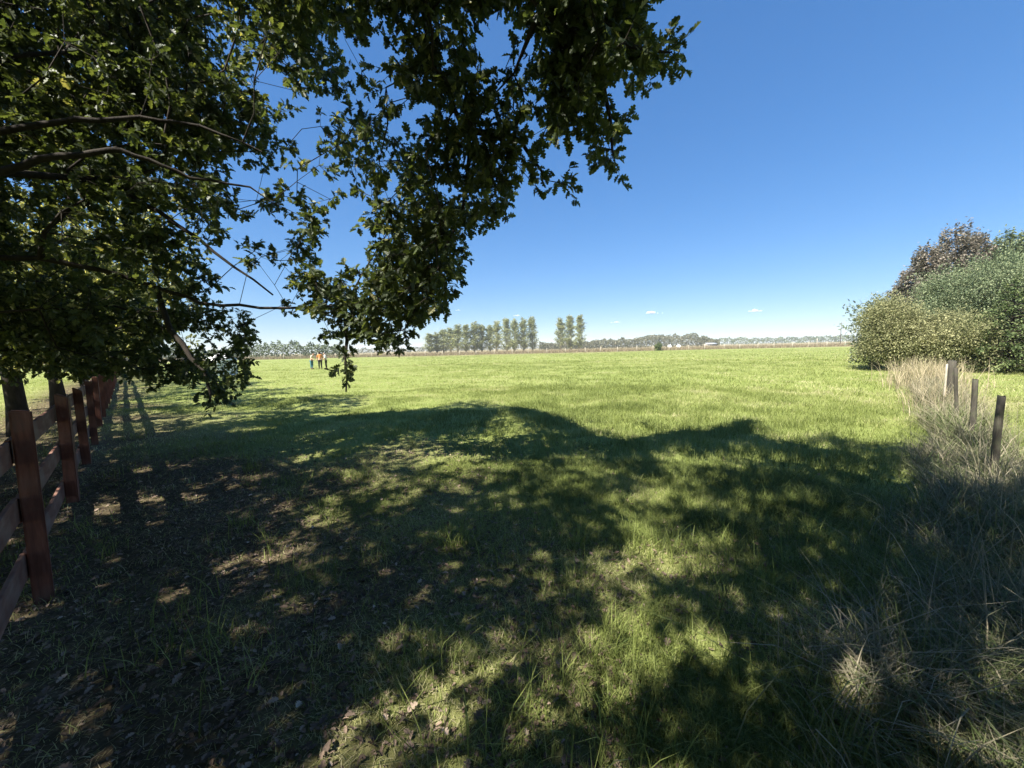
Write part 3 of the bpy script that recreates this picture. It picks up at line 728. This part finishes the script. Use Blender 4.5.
# ------------------------------------------------------------------ bushes and conifers on the right
def clump_faces(P_, size, out, tint, flat=.5, detail=0):
    k = len(P_); d = out*.8+unit(k)*.8; d[:, 2] += .15; nn = unit(k)*flat; nn[:, 2] += 1
    return place_leaves(P_, d, nn, size, tint, detail)
def mound(center, radii_, n_cl, per, size, seed_, lumps=14, low=.05, cl_r=.35, tint=(.5, .22)):
    """shrub crown: irregular lobes, clumps of leaves on and under their surface"""
    r_ = np.random.default_rng(seed_); V_ = []; Tt = []; Oo = []
    rx, ry, rz = radii_
    lob = []
    for q_ in range(lumps):
        v = r_.normal(0, 1, 3); v /= np.linalg.norm(v); v[2] = r_.uniform(-.9, 1)
        lob.append((v*np.array([rx, ry, rz])*r_.uniform(.45, .72), r_.uniform(.32, .52)))
    for q_ in range(n_cl):
        lc, lr = lob[r_.integers(lumps)]
        v = r_.normal(0, 1, 3); v /= np.linalg.norm(v)
        p = lc+v*np.array([rx, ry, rz])*lr*(r_.uniform(.55, 1.12) if r_.random() > .08 else r_.uniform(1.15, 1.5))
        if p[2] < -rz*.96+low: continue
        V_.append(p+r_.normal(0, cl_r*.5, (per, 3))); Oo.append(np.tile(v, (per, 1)))
        Tt.append(np.clip(r_.normal(tint[0], tint[1])+r_.normal(0, .12, per), 0, 1))
    P_ = np.concatenate(V_)+np.array([0, 0, rz*.96]); P_ = P_; O_ = np.concatenate(Oo); T_ = np.concatenate(Tt)
    k = P_[:, 2] > .03; P_, O_, T_ = P_[k], O_[k], T_[k]
    return P_, O_, T_, lob, rz*.96
def shrub(name, loc, radii_, n_cl, per, size, seed_, mat, label, cat, group=None, **kw):
    P_, O_, T_, lob, zc = mound(loc, radii_, n_cl, per, size, seed_, **kw)
    root = empty(name, loc); tag(root, label, cat, group)
    s_ = Soup(); s_.add(*clump_faces(P_, size*rng.uniform(.6, 1.3, len(P_)), O_, T_, .7)); s_.build('crown', mat, root)
    w_ = Soup()
    for lc, lr in lob:
        e = lc+np.array([0, 0, zc]); w_.tube([np.array([e[0]*.08, e[1]*.08, -.1]), e*np.array([.4, .4, .5]), e], [.09, .05, .015], 6)
    w_.build('trunk', M['bark'], root, True); return root
def conifer(name, loc, H, R_, seed_, mat, label, size=.22, tiers=16, per=60, group=None, droop=.25, tint=(.5, .2), soft=.07):
    r_ = np.random.default_rng(seed_); Ps, Os, Ts = [], [], []
    w_ = Soup(); w_.tube([(0, 0, -.1), (.05, 0, H*.5), (0, .03, H*.97)], [.02*H, .013*H, .01], 8)
    for t in range(tiers):
        f_ = t/(tiers-1); z0 = H*(.06+.92*f_); rr = R_*(1-f_)**(.8 if soft < .1 else .55)*r_.uniform(.8, 1.1)+.12
        nb = max(4, int(9*(1-f_)+4)); a0 = r_.uniform(0, 6)
        for b_ in range(nb):
            an = a0+b_*2*math.pi/nb+r_.normal(0, .2); L_ = rr*r_.uniform(.7, 1.15); zz = z0+r_.normal(0, H*.015)
            k_ = int(per*L_/R_*.5)+8
            q_ = r_.uniform(.15, 1, k_)**.7; wv = r_.normal(0, .16, k_)*L_*(1.1-q_)
            p = np.stack([np.cos(an)*L_*q_-np.sin(an)*wv, np.sin(an)*L_*q_+np.cos(an)*wv, zz+L_*(.22*q_-droop*q_**2)+r_.normal(0, soft, k_)], -1)
            Ps.append(p); Os.append(np.tile([np.cos(an), np.sin(an), .15], (k_, 1))); Ts.append(np.clip(r_.normal(tint[0], tint[1], k_)+r_.normal(0, .08), 0, 1))
            w_.tube([(0, 0, zz), (np.cos(an)*L_*.5, np.sin(an)*L_*.5, zz+L_*.1), (np.cos(an)*L_*.9, np.sin(an)*L_*.9, zz+L_*(.2-droop*.8))], [.012*R_, .008*R_, .004], 4, False)
    P_ = np.concatenate(Ps); O_ = np.concatenate(Os); T_ = np.concatenate(Ts); k = P_[:, 2] > .05
    root = empty(name, loc); tag(root, label, 'tree', group)
    s_ = Soup(); s_.add(*clump_faces(P_[k], size*rng.uniform(.6, 1.3, int(k.sum())), O_[k], T_[k], .6)); s_.build('crown', mat, root)
    w_.build('trunk', M['bark'], root, True); return root
def gp(px, dist, z=0.0):                     # ground point in the direction of a picture column
    d = RT*(px-512)/FPX+FW; d[2] = 0; return np.array([d[0]*dist, d[1]*dist, z])
shrub('olive_bush', gp(902, 20), (2.0, 2.1, 2.05), 2600, 16, .085, 1, M['olive_leaf'], 'rounded olive-green bush at the left end of the thicket on the right', 'bush', cl_r=.30, lumps=18)
shrub('olive_bush', gp(945, 19), (2.2, 1.9, 1.6), 2100, 16, .085, 2, M['olive_leaf'], 'lower yellowish-olive bush above the wide pale post and tan grass', 'bush', cl_r=.30, lumps=18)
shrub('sapling', gp(874, 22), (1.3, 1.2, 1.9), 240, 12, .17, 3, M['blue_leaf'], 'sparse blue-green sapling poking out left of the olive bush', 'tree', lumps=9)
shrub('evergreen_tree', gp(962, 24), (3.9, 3.2, 3.25), 4600, 18, .10, 4, M['cypress_leaf'], 'broad rounded green evergreen rising behind the olive bushes', 'tree', lumps=26, cl_r=.32, tint=(.55, .24))
shrub('evergreen_tree', gp(1025, 25), (4.6, 3.4, 3.6), 4600, 18, .10, 5, M['cypress_leaf'], 'broad green evergreen cut by the right edge of the picture', 'tree', lumps=26, cl_r=.32, tint=(.55, .24))
conifer('conifer', gp(1006, 17.5), 4.2, 2.5, 6, M['dark_conifer'], 'dark green conifer with layered low boughs in front of the evergreens', .11, 15, 230)
conifer('conifer', gp(1062, 18), 5.2, 2.8, 7, M['dark_conifer'], 'dark conifer mostly outside the right edge of the picture', .11, 15, 230)
conifer('conifer', gp(918, 30), 8.6, 3.0, 8, M['brown_conifer'], 'brownish conifer with a sloping outline behind the olive bush', .175, 24, 718, soft=.28)
conifer('conifer', gp(945, 31), 10.2, 3.6, 9, M['brown_conifer'], 'tallest brownish conifer, its crown topping the thicket', .175, 24, 786, soft=.28)
conifer('conifer', gp(966, 32), 9.9, 3.3, 10, M['brown_conifer'], 'brown-grey conifer just right of the tallest one', .175, 24, 752, soft=.28)
conifer('conifer', gp(992, 31), 9.6, 3.0, 11, M['cypress_leaf'], 'green pointed conifer top behind the broad evergreens', .175, 24, 684, soft=.28)
conifer('conifer', gp(1014, 30), 9.6, 3.0, 12, M['cypress_leaf'], 'green pointed conifer top nearest the right edge', .175, 24, 684, soft=.28)

# ------------------------------------------------------------------ far side of the field
def poplar(seed_, H=21., R_=2.5):
    r_ = np.random.default_rng(seed_); w_ = Soup(); s_ = Soup()
    w_.tube([(0, 0, -.2), (.1, 0, H*.4), (0, .1, H*.96)], [.32, .2, .03], 6)
    nB = 90; Ps, Ts, Os = [], [], []
    for b_ in range(nB):
        z0 = H*r_.uniform(.03, .9); an = r_.uniform(0, 6.28); f_ = z0/H; rr = R_*min(1, (f_+.32)*2.0)*(1-f_)**.6*r_.uniform(.75, 1.1); L_ = r_.uniform(2.0, 4.2)*(1.1-f_*.55)
        tip = np.array([math.cos(an)*rr, math.sin(an)*rr, z0+L_]); b0_ = np.array([0, 0, z0])
        w_.tube([b0_, (b0_+tip)/2+np.array([math.cos(an), math.sin(an), -.4])*.3, tip], [.06, .04, .015], 4, False)
        k_ = 38; q_ = r_.uniform(.1, 1.05, k_); p = b0_*(1-q_[:, None])+tip*q_[:, None]+r_.normal(0, .28, (k_, 3))
        Ps.append(p); Os.append(np.tile([math.cos(an)*.4, math.sin(an)*.4, .8], (k_, 1))); Ts.append(np.clip(r_.normal(.5, .22, k_)+r_.normal(0, .12), 0, 1))
    P_ = np.concatenate(Ps); k = len(P_)
    s_.add(*clump_faces(P_, .5*rng.uniform(.6, 1.3, k), np.concatenate(Os), np.concatenate(Ts), 1.3))
    return w_, s_
pop = []
for q_ in range(4):
    w_, s_ = poplar(20+q_); root = empty('poplar_tree'); pop.append([root, [w_.build('trunk', M['pale_bark'], root, True), s_.build('crown', M['poplar_leaf'], root)], False])
tops = [(431, 334), (438, 332), (445, 328.5), (452, 327.5), (459, 326), (467, 325.5), (476, 322.5), (483, 323), (491, 324), (498, 320.5), (508, 319), (516, 320.5), (524, 319), (533, 317.5), (561, 317), (571, 316), (580, 316)]
DP = 225
for k_, (x, ty_) in enumerate(tops):
    ty_ += rng.normal(0, .6)*(k_ < 14); x += rng.normal(0, .4)*(k_ < 14)
    pr = pop[(k_*3+k_//4) % 4]
    if not pr[2]: o = pr[0]; pr[2] = True
    else:
        o = pr[0].copy(); COL.objects.link(o)
        for ch in pr[1]: c2 = ch.copy(); COL.objects.link(c2); c2.parent = o
    p = gp(x, DP+4*math.sin(k_)); base_y = proj(p)[1][0]; h = (base_y-ty_)/FPX*DP; sc_ = h/21
    o.location = p; w_ = 1.7*rng.uniform(.9, 1.12); o.scale = (w_, w_, sc_); o.rotation_euler = (rng.normal(0, .012), rng.normal(0, .02), k_*1.7)
    if k_ < 14: lab = 'slender pale poplar in the close row of fourteen across the field'
    else: lab = ['leftmost of the three poplars standing apart', 'middle one of the three poplars standing apart', 'rightmost of the three poplars standing apart'][k_-14]
    tag(o, lab, 'tree', 'poplars across the field' if k_ < 14 else 'three poplars standing apart')

def treeline(name, x0, x1, dist, hfun, size, mat, label, n_, depth=14, seed_=0, tint=(.5, .22)):
    r_ = np.random.default_rng(seed_); xs = r_.uniform(x0, x1, n_); dd = dist+r_.uniform(0, depth, n_)
    d = RT[None]*((xs-512)/FPX)[:, None]+FW[None]; d[:, 2] = 0
    P_ = d*dd[:, None]; hx = hfun(xs)*(.62+.55*vnoise(xs*.33+seed_, xs*0, seed_+2)); q_ = r_.uniform(0.02, 1, n_)**.8
    P_[:, 2] = hx*q_
    tt = np.clip(r_.normal(tint[0], tint[1], n_)+(vnoise(xs*.5, q_*4, seed_)-.5)*.5, 0, 1)
    s_ = Soup(); s_.add(*clump_faces(P_, size*r_.uniform(.6, 1.4, n_), unit(n_), tt, 1.2))
    tag(s_.build(name, mat), label, 'woods', kind='stuff')
treeline('woodland', 540, 718, 300, lambda x: (6.5+np.clip((x-560)/150, 0, 1)*6.5)*np.clip((724-x)/26, .45, 1)*.85, 1.0, M['wood_far'], 'grey-green young woodland behind the far fence right of the poplars', 16000, 20, 3)
treeline('far_treeline', 700, 1100, 520, lambda x: 9+0*x, 1.7, M['wood_green'], 'low blue-green treeline on the horizon right of the woodland', 12000, 30, 4)
treeline('far_hedge', -80, 345, 150, lambda x: 5.3+1.0*np.sin(x*.05), .7, M['wood_green'], 'green hedge on the horizon under the hanging oak twigs', 16000, 10, 5)
treeline('horizon_scrub', 335, 545, 420, lambda x: 5.5+0*x, 1.3, M['wood_far'], 'thin dark scrub along the horizon behind the poplars', 5000, 20, 6)
# straw verge beyond the far fence
vx, vy = rng.uniform(-150, 175, 60000), 113+rng.uniform(0, 1, 60000)**2*70
vs = Soup(); vs.add(*blades(vx, vy, rng.uniform(.35, .95, 60000)*(1+(vy-113)/90), rng.uniform(.05, .12, 60000), rng.uniform(0, 1, 60000), .5, 1))
tag(vs.build('straw_verge', M['verge']), 'reddish straw-coloured tall grass beyond the far fence', 'grass', kind='stuff')
# far fence posts
far_sp = Soup(); far_sp.tube([(0, 0, -.2), (.01, 0, .7), (0, 0, 1.55)], [.1, .095, .085], 7)
src = None
for k_ in range(44):
    x = -112+5.1*k_+rng.normal(0, .3); y = 112.5+rng.normal(0, .3)
    if src is None: src = far_sp.build('fence_post', M['pale_post']); o = src
    else: o = src.copy(); COL.objects.link(o)
    o.location = (x, y, 0); o.scale = (1, 1, rng.uniform(.85, 1.12)); o.rotation_euler = (0, rng.normal(0, .03), k_)
    tag(o, 'pale far fence post in the long line across the field', 'fence post', 'far fence posts across the field')
sp = Soup(); sp.tube([(0, 0, -.2), (0, 0, 1.3), (.02, 0, 2.5)], [.11, .10, .09], 8); o = sp.build('marker_post', M['pale_post'], None, True)
o.location = gp(815, 111); tag(o, 'tall pale post standing above the far fence near the bushes', 'post')
pl = empty('power_pole', gp(838, 210)); tag(pl, 'lone dark utility pole on the horizon just left of the thicket', 'pole')
sp = Soup(); sp.tube([(0, 0, -.2), (0, 0, 6), (.05, 0, 11.6)], [.2, .17, .13], 8); sp.build('pole', M['pole_wood'], pl, True)
sp = Soup(); sp.box((0, -.2, 10.9), 2.2, .14, .16); sp.build('crossarm', M['pole_wood'], pl)
for q_ in (-.9, 0.35, .9):
    sp = Soup(); sp.tube([(q_, -.2, 10.98), (q_, -.2, 11.1), (q_, -.2, 11.2)], [.05, .09, .03], 8); sp.build('insulator', M['white_paint'], pl, True)
# low pale shed
sh = empty('farm_shed', gp(709, 290), Rd(6)); sh.scale = (.85, .85, .7); tag(sh, 'long low pale-roofed farm shed before the far woodland', 'shed')
sp = Soup(); sp.box((0, 0, 1.1), 9.0, 6, 2.2); sp.build('wall', M['pale_post'], sh)
sp = Soup(); hw, yy = 4.9, 3.4
sp.add([(-hw, -yy, 2.15), (hw, -yy, 2.15), (hw, 0, 3.4), (-hw, 0, 3.4), (-hw, yy, 2.15), (hw, yy, 2.15), (-hw, -yy, 2.27), (hw, -yy, 2.27), (hw, 0, 3.52), (-hw, 0, 3.52), (-hw, yy, 2.27), (hw, yy, 2.27)],
       [6, 7, 8, 9, 9, 8, 11, 10, 3, 2, 1, 0, 4, 5, 2, 3, 0, 1, 7, 6, 5, 4, 10, 11, 1, 2, 8, 7, 2, 5, 11, 8, 3, 0, 6, 9, 4, 3, 9, 10], [4]*10); sp.build('roof', M['roof_sheet'], sh)
sp = Soup(); sp.box((1.2, -3.03, .95), 2.6, .06, 1.9); sp.build('door', M['pole_wood'], sh)
for q_ in (-3.2, -1.4, 3.6):
    sp = Soup(); sp.box((q_, -3.03, 1.35), .9, .06, .7); sp.build('window', M['pole_wood'], sh)
# wrapped bales
for (x, lab) in ((669, 'left one of two white bales before the woodland'), (678, 'right one of two white bales before the woodland')):
    bm = bmesh.new(); bmesh.ops.create_cone(bm, cap_ends=True, segments=20, radius1=.8, radius2=.8, depth=1.5)
    bmesh.ops.bevel(bm, geom=[e for e in bm.edges if len(e.link_faces) == 2 and abs(e.verts[0].co.z-e.verts[1].co.z) < .01], offset=.15, segments=3, affect='EDGES')
    bmesh.ops.rotate(bm, cent=(0, 0, 0), matrix=Matrix.Rotation(Rd(90), 3, 'X'), verts=bm.verts)
    me = bpy.data.meshes.new('wrapped_bale'); bm.to_mesh(me); bm.free(); p = gp(x, 186); o = link('wrapped_bale', me, M['white_paint'], None, (p[0], p[1], .8)); tag(o, lab, 'bale', 'white bales')
shrub('shrub', gp(658, 113), (1.1, 1.0, 1.35), 120, 12, .3, 31, M['dark_conifer'], 'small dark shrub on the far fence line below the woodland', 'bush', lumps=7)
shrub('hedge_shrub', AS(-9.5, 14.2), (2.0, 1.6, 1.4), 500, 14, .16, 32, M['tan_grass'], 'pale dry shrub in the sun beyond the fence at the left edge', 'bush', lumps=10)

# white tent among the trees
tp = gp(223.5, 30.5); tn = empty('tent', tp, Rd(-25)); tag(tn, 'small white peaked tent on the grass behind the low oak twigs', 'tent')
sp = Soup(); w_ = .72
for i_ in range(4):
    a0, a1 = i_*math.pi/2+.785, (i_+1)*math.pi/2+.785; r2 = w_*1.414
    if i_ == 2: continue
    pts = []
    for t in np.linspace(0, 1, 9):
        x = math.cos(a0)*(1-t)+math.cos(a1)*t; y = math.sin(a0)*(1-t)+math.sin(a1)*t; k_ = 1+.03*math.cos(t*8*math.pi)
        pts.append((x*r2*k_, y*r2*k_))
    V_ = [(x, y, -.02) for x, y in pts]+[(x*.98, y*.98, 1.3) for x, y in pts]
    sp.add(V_, np.array([[q_, q_+1, q_+10, q_+9] for q_ in range(8)]).ravel(), [4]*8)
sp.build('side_panel', M['tent_cloth'], tn)
sp = Soup(); ring = [(math.cos(i_*math.pi/2+.785)*w_*1.47, math.sin(i_*math.pi/2+.785)*w_*1.47) for i_ in range(4)]
V_ = [(x, y, 1.18) for x, y in ring]+[(x*1.0, y*1.0, 1.33) for x, y in ring]+[(x*.45, y*.45, 1.58) for x, y in ring]+[(0, 0, 1.86)]
F_ = []
S_ = []
for i_ in range(4):
    j_ = (i_+1) % 4; F_ += [i_, j_, 4+j_, 4+i_, 4+i_, 4+j_, 8+j_, 8+i_]; S_ += [4, 4]
for i_ in range(4): F_ += [8+i_, 8+(i_+1) % 4, 12]; S_.append(3)
sp.add(V_, F_, S_); sp.build('canopy', M['tent_cloth'], tn)
for x, y in ring:
    sp = Soup(); sp.tube([(x*.95, y*.95, -.05), (x*.95, y*.95, .6), (x*.95, y*.95, 1.3)], [.018]*3, 6); sp.build('pole', M['white_paint'], tn, True)

# ------------------------------------------------------------------ people
def skin_mesh(name, J, E, sub=2):
    """one continuous surface grown over a skeleton; J = [(x,y,z,r)], E = edges"""
    me = bpy.data.meshes.new(name); me.from_pydata([j[:3] for j in J], E, [])
    o = bpy.data.objects.new(name, me); COL.objects.link(o)
    md = o.modifiers.new('skin', 'SKIN'); md.use_smooth_shade = True
    for k_, j in enumerate(J):
        v = me.skin_vertices[0].data[k_]; v.radius = (j[3], j[3]*(j[4] if len(j) > 4 else 1)); v.use_root = k_ == 0
    s2 = o.modifiers.new('sub', 'SUBSURF'); s2.levels = sub; s2.render_levels = sub
    dg = bpy.context.evaluated_depsgraph_get(); out = bpy.data.meshes.new_from_object(o.evaluated_get(dg))
    bpy.data.objects.remove(o); out.name = name
    for p in out.polygons: p.use_smooth = True
    return out
def person(loc, rz, shirt, trousers, hair, label, bend=0.0, reach=.3, H=1.66, longhair=False):
    f = H/1.7; root = empty('person', loc, rz); tag(root, label, 'person', 'people in the field')
    def P_(x, y, z, r, fl=1.0):               # bend the upper body forward (-y) about the hips
        if z > .92:
            dz = z-.92; y2 = y*math.cos(bend)-dz*math.sin(bend); z2 = .92+dz*math.cos(bend)+y*math.sin(bend)*.0; y, z = y2, z2
        return (x*f, y*f, z*f, r*f, fl)
    J, E = [], []
    def chain(pts, start=None):
        ids = []; prev = start
        for p in pts:
            J.append(p); k_ = len(J)-1
            if prev is not None: E.append((prev, k_))
            prev = k_; ids.append(k_)
        return ids
    sp_ = chain([P_(0, 0, .95, .13, .8), P_(0, 0, 1.12, .125, .75), P_(0, 0, 1.32, .145, .7), P_(0, .01, 1.43, .09, .8), P_(0, 0, 1.49, .052), P_(0, -.015, 1.56, .078), P_(0, -.02, 1.64, .082), P_(0, -.01, 1.69, .05)])
    J_face = chain([P_(0, -.105, 1.585, .014)], sp_[5])
    arms, legs = [], []
    for sx in (-1, 1):
        arm = chain([P_(sx*.17, .01, 1.40, .058), P_(sx*.235, -.02-.12*reach, 1.14, .044), P_(sx*.22, -.10-.42*reach, .93+.10*reach, .031)], sp_[3])
        hand = chain([P_(sx*.22, -.13-.46*reach, .88+.09*reach, .034, .5)], arm[-1])
        for q_ in range(4):
            fx = sx*.22+(q_-1.5)*.019; L_ = (.07, .08, .075, .06)[q_]
            chain([P_(fx, -.15-.48*reach, .84+.085*reach, .009), P_(fx, -.155-.48*reach, .84+.085*reach-L_*.55, .008), P_(fx, -.15-.48*reach+.01, .84+.085*reach-L_, .007)], hand[0])
        chain([P_(sx*.22-sx*.035, -.15-.46*reach, .86+.09*reach, .010), P_(sx*.22-sx*.05, -.165-.46*reach, .825+.09*reach, .008)], hand[0])
        leg = chain([P_(sx*.095, 0, .86, .098), P_(sx*.105, -.02+.04*sx*bend, .48, .062), P_(sx*.11, .01+.05*sx*bend, .10, .042), P_(sx*.115, -.10+.05*sx*bend, .04, .038)], sp_[0])
        arms.append(arm); legs.append(leg)
    link('body', skin_mesh('body', J, E), M['skin'], root)
    def fat(ids, extra, cut=None): return [(J[k_][0], J[k_][1], J[k_][2], J[k_][3]+extra, J[k_][4]) for k_ in ids]
    js = fat(sp_[:4], .016*f); es = [(0, 1), (1, 2), (2, 3)]
    for arm in arms:
        a_ = fat(arm[:2], .016*f); js += a_; es += [(3, len(js)-2), (len(js)-2, len(js)-1)]
    link('shirt', skin_mesh('shirt', js, es), shirt, root)
    jt = fat(sp_[:1], .012*f); et = []
    for leg in legs:
        l_ = fat(leg[:3], .015*f); jt += l_; b_ = len(jt)-3; et += [(0, b_), (b_, b_+1), (b_+1, b_+2)]
    link('trousers', skin_mesh('trousers', jt, et), trousers, root)
    hj = [P_(0, .025, 1.60, .080), P_(0, .015, 1.66, .086), P_(0, .0, 1.70, .062)]; he = [(0, 1), (1, 2)]
    if longhair: hj.append(P_(0, .06, 1.46, .05)); he.append((0, 3))
    link('hair', skin_mesh('hair', hj, he), hair, root)
    for sx in (-1, 1):
        sp = Soup(); p = P_(sx*.032, -.098, 1.625, 0)
        sp.tube([(p[0], p[1]+.006, p[2]), (p[0], p[1]-.004, p[2])], [.012, .006], 8); sp.build('eye', M['black_cloth'], root)
        sp = Soup(); q_ = legs[0 if sx < 0 else 1]; p3, p4 = J[q_[2]], J[q_[3]]
        sp.tube([(p3[0], p3[1]+.05, .045), (p3[0], p3[1]-.02, .055), (p4[0], p4[1]-.02, .045), (p4[0], p4[1]-.08, .035)], [.04, .05, .05, .03], 8); sp.build('shoe', M['black_cloth'], root, True)
    return root
person(gp(313, 38.5), Rd(70), M['cream_cloth'], M['teal_denim'], M['dark_hair'], 'person in a cream shirt and teal jeans bending forward on the far grass', .45, .9)
person(gp(321.6, 38), Rd(-150), M['orange_cloth'], M['black_cloth'], M['dark_hair'], 'person in an orange top and black trousers standing in the middle', .12, .5, 1.7, True)
person(gp(327.5, 38.5), Rd(-60), M['white_cloth'], M['black_cloth'], M['grey_hair'], 'person in a white shirt with grey hair, nearest the hanging twig', .2, .5, 1.62)

# ------------------------------------------------------------------ small clouds low in the sky
for k_, (x, y, wpx, lab) in enumerate([(651, 313.5, 19, 'small bright white cloud, widest of the puffs above the woodland'), (616, 322.5, 10, 'tiny white cloud low above the woodland\'s left end'),
                                       (755, 311.5, 16, 'small white cloud on the right, above the horizon treeline'), (458, 310.5, 7, 'tiny white cloud above the left end of the poplar row'), (517, 316, 10, 'faint cloud behind the right end of the poplar row')]):
    D_ = 5200; c = at(x, y, D_); wid = wpx/FPX*D_*.9; bm = bmesh.new(); r_ = np.random.default_rng(k_+80)
    for q_ in range(22):
        t = r_.normal(0, .42); rr = wid*.085*max(.3, 1-.5*abs(t))*r_.uniform(.5, 1.4)
        mt_ = Matrix.Translation((t*wid*.5, r_.uniform(-.12, .12)*wid, rr*.3+abs(r_.normal(0, .05))*wid*max(0, 1-abs(t)))) @ Matrix.Diagonal((1.35, 1.2, .8, 1))
        bmesh.ops.create_icosphere(bm, subdivisions=2, radius=rr, matrix=mt_)
    me = bpy.data.meshes.new('cloud'); bm.to_mesh(me); bm.free()
    o = link('cloud', me, M['cloud'], None, c); tag(o, lab, 'cloud', 'small clouds low in the sky')

# ------------------------------------------------------------------ air
bm = bmesh.new(); bmesh.ops.create_cube(bm, size=1)
for v in bm.verts: v.co = Vector((v.co.x*6400, v.co.y*6400, (v.co.z+.5)*27-1.5))
me = bpy.data.meshes.new('haze'); bm.to_mesh(me); bm.free()
hm = bpy.data.materials.new('haze'); hm.use_nodes = True; n = hm.node_tree; n.nodes.remove(n.nodes['Principled BSDF'])
pv = n.nodes.new('ShaderNodeVolumePrincipled'); pv.inputs['Color'].default_value = (.82, .88, .95, 1); pv.inputs['Density'].default_value = .0003
n.links.new(pv.outputs[0], n.nodes['Material Output'].inputs['Volume'])
tag(link('haze', me, hm), 'thin pale summer haze over the whole field', 'haze', kind='stuff')
scene.cycles.volume_bounces = 1
